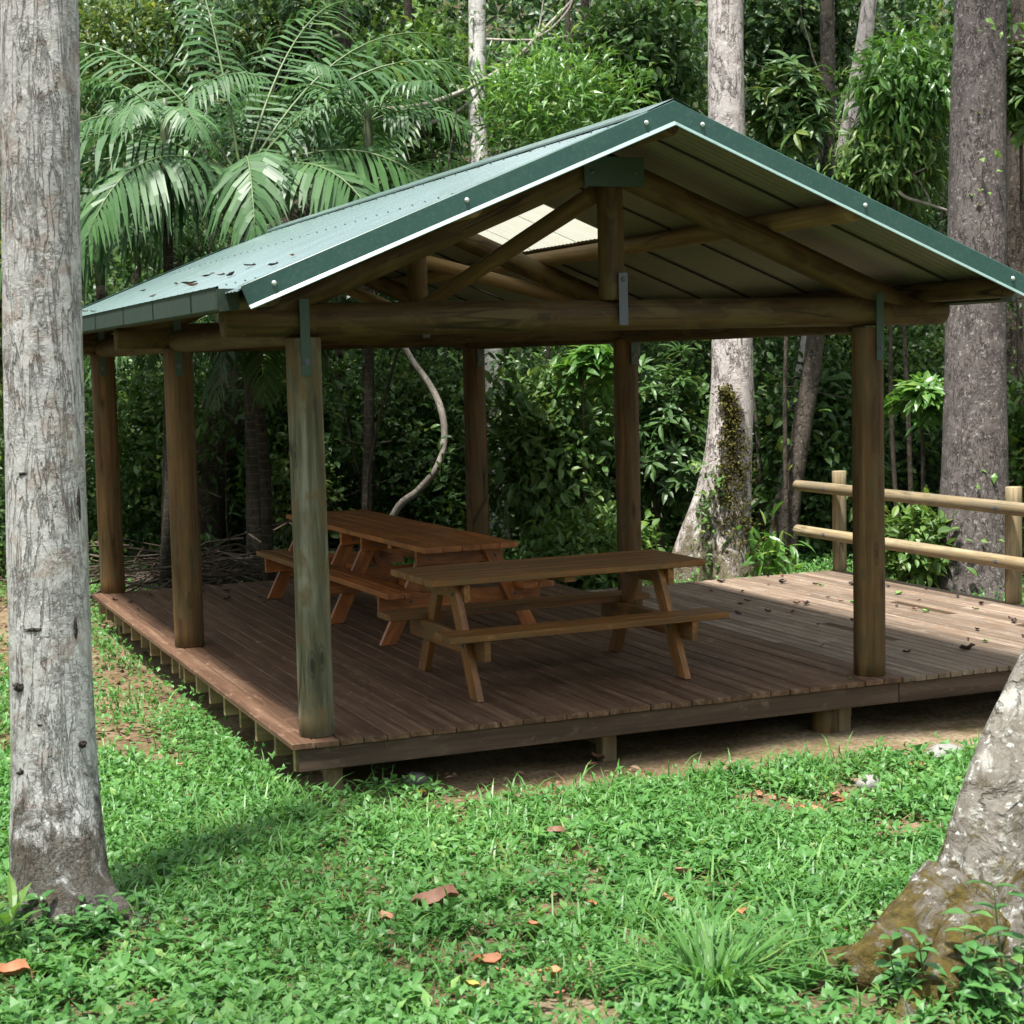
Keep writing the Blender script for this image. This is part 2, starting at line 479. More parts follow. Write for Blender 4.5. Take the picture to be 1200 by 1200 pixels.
L_MID = leafmat('mid_green_leaf', (.034, .080, .018), (.120, .220, .046), (.21, .26, .05), rough=.45, spec=.4)
L_DARK = leafmat('dark_glossy_leaf', (.026, .062, .018), (.082, .160, .040), (.15, .20, .045), rough=.40, trans=.25, spec=.4)
L_BRIGHT = leafmat('bright_green_leaf', (.050, .130, .024), (.130, .265, .050), (.23, .31, .07), trans=.35)
L_YELL = leafmat('yellowish_green_leaf', (.050, .095, .022), (.13, .19, .045), (.24, .25, .06), trans=.38)
L_PALM = leafmat('palm_leaflet', (.030, .080, .024), (.088, .180, .060), (.16, .24, .08), rough=.46, trans=.28, spec=.4)
L_GROUND = leafmat('ground_cover_leaf', (.044, .140, .030), (.138, .305, .080), (.23, .35, .10), rough=.44, trans=.36, spec=.35)
L_GRASS = leafmat('grass_blade', (.054, .158, .030), (.138, .298, .074), (.23, .34, .09), rough=.46, trans=.35)
L_LITTER = leafmat('dry_leaf_litter', (.07, .04, .022), (.22, .13, .075), (.30, .22, .14), rough=.7, trans=.1, spec=.2)
L_SEED = leafmat('glossy_seedling_leaf', (.035, .115, .032), (.080, .205, .055), (.14, .27, .07), rough=.25, trans=.25)

def leaf_litter(name, a, b):
    t = NT(name)
    n = t.noise(t.coord((1, 1, 1)), 18, 5)
    c = t.ramp(n, [(.3, a), (.7, b)])
    hv = t.new('ShaderNodeHueSaturation'); t.l(t.math('ADD', t.math('MULTIPLY', t.rand(), .7), .65), hv.inputs['Value']); t.l(c, hv.inputs['Color'])
    return t.fin(hv.outputs[0], .6, t.bump(n, .3, .004), .3)
F_BROWN = leaf_litter('dry_brown_leaf', (.17, .075, .045), (.30, .15, .09))
F_ORANGE = leaf_litter('dry_orange_leaf', (.27, .095, .035), (.38, .18, .085))
F_DARK = leaf_litter('dark_curled_leaf', (.022, .016, .014), (.06, .042, .032))
F_YELLOW = leaf_litter('yellow_fallen_leaf', (.42, .32, .04), (.55, .45, .10))
F_GREEN = leaf_litter('green_fallen_leaf', (.10, .22, .04), (.20, .36, .09))
F_RED = leaf_litter('reddish_fallen_leaf', (.34, .10, .07), (.46, .19, .13))
M_STONE = leaf_litter('grey_stone', (.16, .15, .14), (.26, .25, .23))
M_WSTONE = leaf_litter('pale_stone', (.50, .47, .42), (.62, .59, .54))

def ground_mat():
    t = NT('soil_and_litter')
    v = t.coord((1, 1, 1))
    n = t.noise(v, 1.6, 8, .65, .3); f = t.noise(v, 28, 8, .75); g = t.noise(v, 5, 6, .6)
    c = t.ramp(n, [(.32, (.115, .078, .042)), (.5, (.21, .150, .088)), (.66, (.31, .24, .155))])
    c = t.mix(t.ramp(f, [(.42, .55), (.55, 0.0)]), c, (.045, .028, .018))
    c = t.mix(t.ramp(f, [(.58, 0.0), (.66, .65)]), c, (.34, .27, .19))
    c = t.mix(t.ramp(g, [(.50, 0.0), (.66, .55)]), c, (.085, .085, .020))
    r2 = t.noise(v, 46, 4, .6)
    c = t.mix(t.ramp(r2, [(.63, 0.0), (.67, .8)]), c, (.24, .085, .045))
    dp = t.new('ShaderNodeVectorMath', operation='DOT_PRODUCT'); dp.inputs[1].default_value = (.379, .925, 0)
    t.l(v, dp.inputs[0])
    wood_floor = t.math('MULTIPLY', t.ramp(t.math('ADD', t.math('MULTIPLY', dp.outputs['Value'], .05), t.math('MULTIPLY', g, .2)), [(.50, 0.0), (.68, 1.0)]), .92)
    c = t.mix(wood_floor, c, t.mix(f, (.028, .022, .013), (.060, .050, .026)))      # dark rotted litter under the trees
    return t.fin(c, .95, t.bump(t.math('ADD', f, g), .8, .03), .1)
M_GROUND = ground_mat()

# ------------------------------------------------------------------ leaves
def leaf_small(P, D, N, L, W, tint, droop=.12):
    n = len(P); D = unit(D); S = unit(np.cross(D, N)); N = np.cross(S, D)
    L = np.broadcast_to(L, (n,))[:, None]; W = np.broadcast_to(W, (n,))[:, None]
    c = P + D * L * .48 + N * L * .03
    l = P + D * L * .45 + S * W * .5 + N * W * .14; r = P + D * L * .45 - S * W * .5 + N * W * .14
    t = P + D * L - N * L * droop
    V = np.stack([P, l, c, r, t], 1).reshape(-1, 3)
    b = (np.arange(n) * 5)[:, None, None]
    T = (b + np.array([[0, 2, 1], [0, 3, 2], [2, 4, 1], [2, 3, 4]])[None]).reshape(-1, 3)
    return V, T, np.repeat(tint, 5)

def leaf_big(P, D, N, L, W, tint, droop=.25):
    n = len(P); D = unit(D); S = unit(np.cross(D, N)); N = np.cross(S, D)
    L = np.broadcast_to(L, (n,))[:, None]; W = np.broadcast_to(W, (n,))[:, None]
    dr = np.broadcast_to(droop, (n,))[:, None]
    rows = [P]
    for u, w in ((.16, .30), (.40, .5), (.70, .42)):
        cc = P + D * L * u - N * L * dr * u * u + N * L * .02
        rows += [cc + S * W * w + N * W * .16 * w * 2, cc, cc - S * W * w + N * W * .16 * w * 2]
    rows.append(P + D * L * .98 - N * L * dr)
    V = np.stack(rows, 1).reshape(-1, 3)
    t = [[0, 2, 1], [0, 3, 2]]
    for k in (1, 4):
        a = k
        t += [[a, a + 1, a + 3], [a + 1, a + 4, a + 3], [a + 1, a + 2, a + 4], [a + 2, a + 5, a + 4]]
    t += [[7, 8, 10], [8, 9, 10]]
    b = (np.arange(n) * 11)[:, None, None]
    T = (b + np.array(t)[None]).reshape(-1, 3)
    return V, T, np.repeat(tint, 11)

def merge(parts):
    Vs, Ts, Cs = [], [], []; b = 0
    for V, T, C in parts:
        Vs.append(V); Ts.append(T + b); Cs.append(C); b += len(V)
    return np.concatenate(Vs), np.concatenate(Ts), np.concatenate(Cs)

def rnd_unit(n):
    return unit(rng.normal(size=(n, 3)))

def clusters_to_leaves(C, O, kind, L, per, tintc, yellow=.04):
    """C cluster centres, O outward directions -> leaf geometry"""
    n = len(C)
    idx = np.repeat(np.arange(n), per)
    m = len(idx)
    O = unit(O)
    if kind == 'whorl':
        # leaves radiating from the twig tip, drooping
        a = np.tile(np.arange(per) * 2 * math.pi / per, n) + np.repeat(rng.random(n) * 6.28, per) + rng.normal(size=m) * .2
        axis = unit(O * .6 + np.array([0, 0, .8]) + rng.normal(size=(n, 3)) * .25)
        ref = unit(np.cross(axis, rnd_unit(n))); bi = np.cross(axis, ref)
        ax, rf, b2 = axis[idx], ref[idx], bi[idx]
        rad = rf * np.cos(a)[:, None] + b2 * np.sin(a)[:, None]
        D = unit(rad + ax * (rng.random(m)[:, None] * .9 - .15))
        Nn = unit(ax + rad * -.1 + rng.normal(size=(m, 3)) * .15)
        LL = L * (.7 + .5 * rng.random(m)) * np.repeat(.75 + .5 * rng.random(n), per)
        W = LL * (.24 + .06 * rng.random(m))
        tint = np.clip(tintc[idx] + rng.normal(size=m) * .15, 0, 1)
        return leaf_big(C[idx] + D * L * .05, D, Nn, LL, W, tint, .15 + .35 * rng.random(m))
    off = rng.normal(size=(m, 3)) * L * (.75 if kind != 'narrow' else .9)
    D = unit(O[idx] * .8 + rnd_unit(m) * .9 + np.array([0, 0, {'broad': .0, 'narrow': .25, 'droop': -.75, 'small': .0}[kind]]))
    Nn = unit(np.array([0, 0, 1.0]) + O[idx] * .6 + rng.normal(size=(m, 3)) * .45)
    LL = L * (.65 + .6 * rng.random(m))
    W = LL * {'broad': .42, 'narrow': .2, 'droop': .26, 'small': .5}[kind] * (.8 + .4 * rng.random(m))
    tint = np.clip(tintc[idx] + rng.normal(size=m) * .16, 0, .9)
    y = rng.random(m) < yellow
    tint[y] = 1.0
    f = leaf_big if kind in ('broad', 'droop') else leaf_small
    return f(C[idx] + off, D, Nn, LL, W, tint, .22)

def ellipsoid_clusters(c, r, n, seed, shell=.55):
    d = rnd_unit(n)
    u = shell + (1 - shell) * rng.random(n)
    lump = .62 + .75 * fbm(d * 1.0, 1.6, seed, 3)
    P = c + d * np.array(r) * (u * lump)[:, None]
    return P, d

# ------------------------------------------------------------------ tubes, trunks
def tube_mesh(name, pts, radii, n=8, lobes=None, rough=0.0, seed=0, sub=1):
    """smooth tube through the points (Catmull-Rom), per ring noise"""
    pts = np.array(pts, float); radii = np.array(radii, float)
    if sub > 1:
        e = np.vstack([2 * pts[0] - pts[1], pts, 2 * pts[-1] - pts[-2]])
        er = np.concatenate([[radii[0]], radii, [radii[-1]]])
        P, Rr = [], []
        for i in range(len(pts) - 1):
            for k in range(sub):
                t = k / sub
                a, b, c, d = e[i], e[i + 1], e[i + 2], e[i + 3]
                P.append(.5 * ((2 * b) + (-a + c) * t + (2 * a - 5 * b + 4 * c - d) * t * t + (-a + 3 * b - 3 * c + d) * t ** 3))
                Rr.append(er[i + 1] * (1 - t) + er[i + 2] * t)
        P.append(pts[-1]); Rr.append(radii[-1])
        pts, radii = np.array(P), np.array(Rr)
    m = len(pts)
    tan = unit(np.gradient(pts, axis=0))
    u = np.array([0, 1.0, 0]) if abs(tan[0][2]) > .7 else np.array([0, 0, 1.0])
    V = []
    ph = np.arange(n) * 2 * math.pi / n
    for i in range(m):
        u = unit(u - tan[i] * (u @ tan[i])); w = np.cross(tan[i], u)
        dirs = np.cos(ph)[:, None] * u + np.sin(ph)[:, None] * w
        rr = np.full(n, radii[i])
        if rough:
            Q = dirs * 2.2 + pts[i] * np.array([.5, .5, .5])
            Q2 = dirs * radii[i] * 22 + pts[i] * np.array([1, 1, .25]) * 9
            rr = rr * (1 + (fbm(Q, 1.0, seed, 3) - .44) * rough * 1.6 + (fbm(Q2, 1.0, seed + 9, 3) - .44) * rough)
        if lobes:
            for (ang, wid, amt, h0, h1) in lobes:
                g = np.exp(-((np.angle(np.exp(1j * (np.arctan2(dirs[:, 1], dirs[:, 0]) - ang)))) / wid) ** 2)
                hz = pts[i][2] - pts[0][2]
                rr = rr + amt * g * (1 - smooth(h0, h1, hz)) ** 1.6
        V.append(pts[i] + dirs * rr[:, None])
    V.append(pts[:1]); V.append(pts[-1:])
    V = np.concatenate(V)
    T = []
    i = np.arange(m - 1)[:, None]; k = np.arange(n)[None]
    a = i * n + k; b = i * n + (k + 1) % n
    T = np.concatenate([np.stack([a, b, b + n], -1).reshape(-1, 3), np.stack([a, b + n, a + n], -1).reshape(-1, 3)])
    k = np.arange(n)
    cap = np.concatenate([np.stack([(k + 1) % n, k, np.full(n, m * n)], -1),
                          np.stack([(m - 1) * n + k, (m - 1) * n + (k + 1) % n, np.full(n, m * n + 1)], -1)])
    return fast_mesh(name, V, np.concatenate([T, cap]), smooth_faces=True)

def tube(name, pts, radii, mat, parent=None, base=None, **kw):
    base = np.array(base if base is not None else pts[0], float)
    me = tube_mesh(name, np.array(pts, float) - base, radii, **kw)
    return link(name, me, mat, parent, Matrix.Translation(Vector(base)))

def foliage(name, geo, mat, parent, base):
    V, T, C = geo
    me = fast_mesh(name, V - np.array(base), T, C)
    return link(name, me, mat, parent, Matrix.Translation(Vector(base)))

# ------------------------------------------------------------------ terrain
def make_ground():
    def axis(a, b, fine0, fine1, df, dc):
        xs = list(np.arange(fine0, fine1, df))
        lo, x, st = [], fine0, df
        while x > a: st = min(st * 1.25, dc); x -= st; lo.append(x)
        hi, x, st = [], xs[-1], df
        while x < b: st = min(st * 1.25, dc); x += st; hi.append(x)
        return np.array(lo[::-1] + xs + hi)
    ss = axis(-90, 140, -7.5, 12, .09, 5); tt = axis(-110, 110, -6, 7, .09, 5)
    S, T = np.meshgrid(ss, tt, indexing='ij')
    X = .379 * S + .925 * T; Y = .925 * S - .379 * T
    Z = gz(X, Y)
    V = np.stack([X, Y, Z], -1).reshape(-1, 3)
    a, b = len(ss), len(tt)
    i = np.arange(a - 1)[:, None]; j = np.arange(b - 1)[None]
    k = i * b + j
    Q = np.stack([k, k + b, k + b + 1, k + 1], -1).reshape(-1, 4)
    me = fast_mesh('ground', V, Q, smooth_faces=True)
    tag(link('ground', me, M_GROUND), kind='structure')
make_ground()

# ------------------------------------------------------------------ deck
W, D1, D2, H = 3.87, 3.64, 7.285, 2.35
deck = empty('timber_deck', (1.9, 3.5, -.36), 'low L-shaped timber deck of brown and weathered grey boards under the shelter', 'deck')
def board(x0, x1, y0, y1, mat, dz=0.0):
    w = x1 - x0
    M = frame_x(((x0 + x1) / 2, y0, -.0175 + dz), ((x0 + x1) / 2, y1, -.0175 + dz))
    MB().box(0, y1 - y0, -w / 2, w / 2, -.0175, .0175, .004).build('deck_board', mat, deck, M)
x = -.2045; k = 0
while x < 3.93:
    w = .139
    j = [1.95, 4.2, 3.0, 5.4][k % 4] + random.uniform(-.1, .1)
    e = -.19 - random.uniform(0, .012)
    if k == 0: j = 3.4
    board(x, x + w, e, j - .002, M_DECK, random.uniform(-.0015, .0015))
    board(x, x + w, j + .002, 7.28, M_DECK, random.uniform(-.0015, .0015))
    x += w + .006; k += 1
xr0 = x
k = 0
while x < 6.80:
    w = .090
    e = -.196 - random.uniform(0, .015); top = 4.87 - random.uniform(0, .01)
    j = [1.3, 3.4, 2.3][k % 3] + random.uniform(-.15, .15)
    wet = {8: (1.05, 2.05), 20: (1.9, 2.75), 21: (.8, 1.2)}.get(k)
    if wet:
        board(x, x + w, e, wet[0] - .003, M_DECKOLD)
        board(x, x + w, wet[0], wet[1], M_DECKWET, -.004)
        board(x, x + w, wet[1] + .003, top, M_DECKOLD)
    else:
        board(x, x + w, e, j - .002, M_DECKOLD, random.uniform(-.002, .002))
        board(x, x + w, j + .002, top, M_DECKOLD, random.uniform(-.002, .002))
    x += w + .007; k += 1
XR = x - .007
def dbeam(name, p0, p1, w, h, mat): return beam(name, p0, p1, w, h, mat, deck, .004)
dbeam('fascia_board', (-.16, -.160, -.105), (3.98, -.160, -.105), .035, .135, M_FASCIA)
dbeam('fascia_board', (3.985, -.163, -.107), (XR + .02, -.163, -.107), .035, .137, M_FASCIA)
dbeam('fascia_board', (XR + .02, -.2, -.11), (XR + .02, 4.85, -.11), .035, .14, M_FASCIA)
dbeam('fascia_board', (3.99, 4.86, -.11), (XR, 4.86, -.11), .035, .14, M_FASCIA)
y = -.08; k = 0
while y < 7.2:
    dbeam('joist', (-.165 - random.uniform(0, .01), y, -.112), (XR if y < 4.8 else 3.95, y, -.112), .045, .145, M_JOIST)
    if k == 7: dbeam('joist', (-.165, y + .19, -.112), (3.9, y + .19, -.112), .045, .145, M_JOIST)
    y += .45; k += 1
for bx in (.12, 1.9, 3.72, 5.3, 6.6):
    dbeam('bearer', (bx, .06, -.235), (bx, 4.8 if bx > 4 else 7.2, -.235), .09, .095, M_STUMP)
for (sx, sy) in ((.08, -.02), (.12, 3.2), (.0, 6.75), (1.9, .02), (1.9, 3.4), (3.64, .0), (3.72, 3.4), (5.3, .3), (5.3, 3.4), (6.6, .3), (6.6, 3.4), (3.72, 6.9), (1.9, 6.9)):
    s_ = .05
    MB().box(0, .48, -s_, s_, -s_, s_, .006).build('stump', M_STUMP, deck, frame_x((sx, sy, -.66), (sx, sy, -.18)))
log('stump', (3.50, -.02, -.6), (3.50, -.02, -.185), .095, .09, M_LOG, deck)

# ------------------------------------------------------------------ shelter
sh = empty('picnic_shelter', (W / 2, D1, 0), 'open-sided picnic shelter of round poles with a green metal gable roof', 'shelter')
RZ, SL = 3.60, .405                       # roof plane: z = RZ - SL*|x - W/2|
CX = W / 2
def rz(x): return RZ - SL * abs(x - CX)
Y0, Y1 = -.95, 8.23
for i, (px_, py_, r, m) in enumerate(((0, 0, .105, M_LOGGREEN), (0, D1, .115, M_LOG), (0, D2, .118, M_LOG), (W, 0, .107, M_LOG), (W, D1, .108, M_LOG), (W, D2, .12, M_LOG))):
    post = log('post', (px_, py_, -.0), (px_, py_, 2.34), r, r * .97, m, sh, 28)
    sgn = -1 if px_ < 1 else 1
    # steel strap on the outside face and bolt
    yy = py_ - r - .012
    st = MB().box(-.028, .028, yy - .003, yy + .003, 2.12, 2.56).build('strap', M_PLATE, sh, Matrix.Translation((px_ + .02 * sgn, 0, 0)))
    MB().lathe([(.022, 0), (.022, .004), (.013, .006), (.012, .016)], 10, 'y', (0, 0, 0)).build('bolt', M_GALV, sh, Matrix.Translation((px_ + .02 * sgn, yy - .003, 2.2)) @ Matrix.Rotation(math.pi, 4, 'Z'))
for bx in (0, W):
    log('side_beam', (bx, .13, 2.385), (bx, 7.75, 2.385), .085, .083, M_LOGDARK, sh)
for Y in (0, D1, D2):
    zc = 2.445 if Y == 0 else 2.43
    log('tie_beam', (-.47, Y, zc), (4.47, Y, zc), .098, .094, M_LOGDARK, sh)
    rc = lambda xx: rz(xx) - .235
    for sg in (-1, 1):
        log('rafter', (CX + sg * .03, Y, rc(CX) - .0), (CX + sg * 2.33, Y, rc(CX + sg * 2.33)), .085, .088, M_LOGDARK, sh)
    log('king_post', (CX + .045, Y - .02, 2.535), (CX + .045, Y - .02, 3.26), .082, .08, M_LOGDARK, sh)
    q = Y - .105 if Y == 0 else Y - .11
    MB().box(CX - .17, CX + .235, q - .012, q + .004, 3.225, 3.405).build('gusset_plate', M_PLATE, sh)
    for bxx in (-.12, .18): MB().lathe([(.012, 0), (.012, .006), (.004, .010)], 8, 'y').build('bolt', M_GALV, sh, Matrix.Translation((CX + bxx, q - .012, 3.31)) @ Matrix.Rotation(math.pi, 4, 'Z'))
    MB().box(CX + .045, CX + .105, Y - .125, Y - .117, 2.38, 2.70).build('strap', M_GALV, sh)
    MB().lathe([(.014, 0), (.014, .006), (.008, .012)], 8, 'y').build('bolt', M_GALV, sh, Matrix.Translation((CX + .075, Y - .125, 2.66)) @ Matrix.Rotation(math.pi, 4, 'Z'))
log('ridge_brace', (CX + .0, .10, 3.20), (CX - .03, D1 - .10, 2.58), .062, .052, M_LOGPALE, sh)
log('ridge_brace', (CX + .0, D2 - .10, 3.18), (CX - .03, D1 + .12, 2.58), .058, .052, M_LOGPALE, sh)
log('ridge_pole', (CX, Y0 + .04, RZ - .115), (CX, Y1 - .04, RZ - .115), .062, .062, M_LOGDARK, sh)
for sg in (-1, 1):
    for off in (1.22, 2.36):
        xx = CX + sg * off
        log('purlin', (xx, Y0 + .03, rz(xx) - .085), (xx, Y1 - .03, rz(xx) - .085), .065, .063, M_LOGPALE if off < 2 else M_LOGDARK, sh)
# wind brace lying between the middle and the rear truss
log('wind_brace', (CX + .42, D1 + 1.35, rz(CX + .42) - .30), (CX + 1.86, D1 - .12, rz(CX + 1.86) - .30), .062, .058, M_LOGPALE, sh)

def roof_sheet(sg, ya, yb, u0, u1, mats, name):
    amp, per = .0028, .0762
    ny = int((yb - ya) / per * 6) + 1
    ys = np.linspace(ya, yb, ny); us = np.linspace(u0, u1, 6)
    zz = amp * np.cos(2 * math.pi * ys / per)
    Yg, Ug = np.meshgrid(ys, us, indexing='ij')
    Zg = np.repeat(zz[:, None], 6, 1)
    lap = .004
    Xt = CX + sg * Ug
    top = np.stack([Xt, Yg, RZ - SL * Ug + Zg + lap * (Yg - ya) / (yb - ya)], -1).reshape(-1, 3)
    bot = top - np.array([0, 0, .002])
    i = np.arange(ny - 1)[:, None]; j = np.arange(5)[None]
    k = i * 6 + j
    Q = np.stack([k, k + 6, k + 7, k + 1], -1).reshape(-1, 4)
    if sg > 0: Q = Q[:, ::-1]
    two = len(mats) == 2
    V = np.concatenate([top, bot]) if two else top
    F = np.concatenate([Q, Q[:, ::-1] + len(top)]) if two else Q
    mi = np.concatenate([np.zeros(len(Q)), np.ones(len(Q))]) if two else None
    base = Vector((CX + sg * (u0 + u1) / 2, ya, RZ))
    me = fast_mesh(name, V - np.array(base), F, smooth_faces=True, mi=mi)
    return link(name, me, mats, sh, Matrix.Translation(base))
edges = [Y0, -.28, .58, 1.44, 2.30, 3.0, 3.92, 4.8, 5.66, 6.52, 7.38, Y1]
UE = 2.545
for a, b in zip(edges[:-1], edges[1:]):
    roof_sheet(-1, a, b + .02 if b < Y1 else b, .015, UE, [M_ROOF, M_CEIL], 'roof_sheet')
    if 2.2 < a < 4.5:
        roof_sheet(1, a, b, .015, 1.24, [M_SKYL], 'skylight_sheet')
        roof_sheet(1, a, b + .02, 1.2, UE, [M_ROOF, M_CEIL], 'roof_sheet')
    else:
        roof_sheet(1, a, b + .02 if b < Y1 else b, .015, UE, [M_ROOF, M_CEIL], 'roof_sheet')
for e_ in edges[1:-1]:
    for sg in (-1, 1):
        u0_, u1_ = (1.24, UE) if (sg > 0 and 2.2 < e_ < 4.7) else (.03, UE)
        p0 = (CX + sg * u0_, e_, RZ - SL * u0_ - .011); p1 = (CX + sg * u1_, e_, RZ - SL * u1_ - .011)
        beam('sheet_lap', p0, p1, .010, .012, M_LAP, sh, .0)
# ridge capping
for sg in (-1, 1):
    V = [(CX, Y0 - .02, RZ + .030), (CX + sg * .17, Y0 - .02, RZ + .030 - .17 * SL - .006), (CX, Y1 + .02, RZ + .030), (CX + sg * .17, Y1 + .02, RZ + .030 - .17 * SL - .006),
         (CX + sg * .17, Y0 - .02, RZ + .018 - .17 * SL - .006), (CX + sg * .17, Y1 + .02, RZ + .018 - .17 * SL - .006)]
    MB().add(V, [(0, 1, 3, 2), (1, 4, 5, 3)]).build('ridge_capping', M_ROOF, sh)
# barge flashings: folded over the sheet edge, a vertical face and a turned out hem
ca = math.cos(math.atan(SL)); sa = math.sin(math.atan(SL))
def barge(sg, yf, outd):
    U1 = 2.52
    def ring(u, prof):
        out = []
        for (dy, dn) in prof:        # dn along the normal of the slope
            uu = u
            x_ = CX + sg * (uu + dn * sa if u > 1 else 0.0)
            if u <= 1: z_ = RZ + dn / ca
            else: z_ = RZ - SL * uu + dn * ca
            out.append((x_, yf + outd * dy, z_))
        return out
    face = [(-.10, .016), (-.004, .018), (0, .014), (0, -.090)]
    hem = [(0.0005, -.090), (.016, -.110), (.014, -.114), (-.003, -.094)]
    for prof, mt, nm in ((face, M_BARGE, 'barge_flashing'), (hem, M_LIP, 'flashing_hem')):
        A = ring(0, prof); B = ring(U1, prof); n = len(prof)
        C = [(p[0], p[1] - outd * .003, p[2] - .0) for p in A[::-1]]; Dd = [(p[0], p[1] - outd * .003, p[2]) for p in B[::-1]]
        V = A + B
        F = [(i, i + 1, n + i + 1, n + i) for i in range(n - 1)]
        if prof is hem: F.append((n - 1, 0, n, 2 * n - 1))
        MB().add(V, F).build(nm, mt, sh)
    for u in (2.36, 1.28, .19, ):
        uu = u + .0; M = Matrix.Translation((CX + sg * (uu - .03 * sa), yf + outd * .001, RZ - SL * uu - .035))
        MB().lathe([(.014, 0), (.014, .004), (.010, .009), (.004, .012)], 10, 'y').build('bolt', M_BOLT, sh, M @ (Matrix.Rotation(math.pi, 4, 'Z') if outd < 0 else Matrix.Identity(4)))
for sg in (-1, 1):
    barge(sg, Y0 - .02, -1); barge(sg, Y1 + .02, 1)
# gutters in lapped lengths
def gutter(sg, name='gutter_length'):
    js = [-.70, -.04, 1.10, 2.18, 3.40, 4.66, 5.85, 7.05, 8.2]
    xo = CX + sg * (UE + .045); xi = CX + sg * (UE - .075)
    for a, b in zip(js[:-1], js[1:]):
        a2, b2 = a + .004, b - .004
        lo, hi = 2.475, 2.605
        prof = [(xi, hi - .01), (xi, lo + .01), (xo - sg * .012, lo), (xo, lo + .012), (xo, hi - .01), (xo + sg * .006, hi), (xo - sg * .012, hi), (xo - sg * .012, hi - .012)]
        prof2 = prof[::-1]
        V = [(p[0], a2, p[1]) for p in prof] + [(p[0], b2, p[1]) for p in prof]
        n = len(prof)
        F = [(i, i + 1, n + i + 1, n + i) for i in range(n - 1)]
        F += [(0, 1, 2, 3, 4)] if a == js[0] else []
        MB().add(V, F).build(name, M_GUTTER, sh)
        MB().box(min(xo - sg * .010, xo + sg * .0), max(xo - sg * .010, xo), b - .02, b + .02, lo + .014, hi - .014).build('gutter_joint', M_BARGE, sh)
gutter(-1); gutter(1)
mb = MB()                                                             # roofing screws
for sg in (-1, 1):
    for u in (.25, 1.22, 2.36):
        y = Y0 + .1
        while y < Y1 - .05:
            xx = CX + sg * u
            mb.lathe([(.007, 0), (.007, .003), (.003, .006)], 6, 'z', (xx, y, rz(xx) + .007)); y += .2286
tag(mb.build('roof_screw', M_BARGE, sh), kind='stuff')

# ------------------------------------------------------------------ picnic tables
def picnic_table(loc, rotz, L, label, mtop, mleg, seatmats):
    Wd = .79
    t = empty('picnic_table', loc, label, 'picnic table', 'wooden picnic tables on the deck', rotz)
    Mt = WORLD_M[t.name]
    def bx(name, p0, p1, w, h, mat, bev=.004, up=(0, 0, 1)):
        Lx = (Vector(p1) - Vector(p0)).length
        return MB().box(0, Lx, -w / 2, w / 2, -h / 2, h / 2, bev).build(name, mat, t, Mt @ frame_x(p0, p1, up))
    n = 5; bw = Wd / n
    for k in range(n):
        y = -Wd / 2 + bw * (k + .5)
        bx('tabletop_board', (-L / 2 + random.uniform(-.003, .003), y, .748), (L / 2, y, .748), bw - .005, .044, mtop, .004)
    for sg, sm in zip((-1, 1), seatmats):
        for k in range(2):
            y = sg * (.42 + .075 + .137 * k)
            bx('seat_board', (-L / 2, y, .418), (L / 2, y, .418), .132, .044, sm, .004)
    for ex in (-L / 2 + .26, L / 2 - .26):
        s2 = 1 if ex < 0 else -1
        bx('top_bearer', (ex, -Wd / 2 + .03, .666), (ex, Wd / 2 - .03, .666), .045, .12, mleg)
        bx('seat_bearer', (ex, -.685, .328), (ex, .685, .328), .045, .136, mleg)
        for sg in (-1, 1):
            p0 = Vector((ex + .047 * sg, sg * .60, .005)); p1 = Vector((ex + .047 * sg, sg * .235, .722))
            # leg with level-cut foot
            d = p1 - p0; w = .115
            hy = w / 2 * math.sqrt(d.y ** 2 + d.z ** 2) / abs(d.z)
            V = []
            for px_ in (-.0225, .0225):
                for c, hh in ((p0, 0), (p1, 0)):
                    V += [(c.x + px_, c.y - hy, c.z), (c.x + px_, c.y + hy, c.z)]
            F = [(0, 1, 3, 2), (4, 6, 7, 5), (0, 2, 6, 4), (1, 5, 7, 3), (0, 4, 5, 1), (2, 3, 7, 6)]
            base = Vector((p0.x, p0.y, 0))
            # orient with local X along leg for the grain
            Ml = frame_x(p0, p1); Mi = Ml.inverted()
            V = [tuple(Mi @ Vector(v)) for v in V]
            MB().add(V, F).build('leg', mleg, t, Mt @ Ml)
            bp = Vector((ex + .026 * s2, sg * .44, .33))
    for ex in (-L / 2 + .26, L / 2 - .26):
        for sg in (-1, 1):
            for zz, yy in ((.34, .44), (.655, .28)):
                MB().lathe([(.013, 0), (.013, .004), (.007, .006), (.006, .012)], 8, 'x').build('bolt', M_GALV, t, Mt @ Matrix.Translation((ex + (-.0705 if sg < 0 else -.0225), sg * (yy - (.0 if sg < 0 else .02)), zz)) @ Matrix.Rotation(math.pi, 4, 'Z'))
    bx('stretcher', (-L / 2 + .285, 0, .322), (L / 2 - .285, 0, .322), .09, .045, mleg)
    bx('centre_batten', (0, -Wd / 2 + .05, .702), (0, Wd / 2 - .05, .702), .09, .04, mleg)
    return t
picnic_table((1.99, 1.085, 0.001), .024, 2.04, 'weathered brown picnic table nearest the front edge of the deck', M_TABLE2, M_TABLE2, (M_TABLE2, M_TABLE2))
picnic_table((1.955, 3.45, 0.001), math.pi / 2 + .033, 1.80, 'reddish stained picnic table in the middle, end-on behind the front table', M_TABLE, M_TABLE, (M_TABLE, M_TABLE))
picnic_table((1.895, 5.265, 0.001), math.pi / 2 + .033, 1.80, 'furthest picnic table, partly hidden behind the front left post', M_TABLE, M_TABLE, (M_TABLE, M_TABLE2))

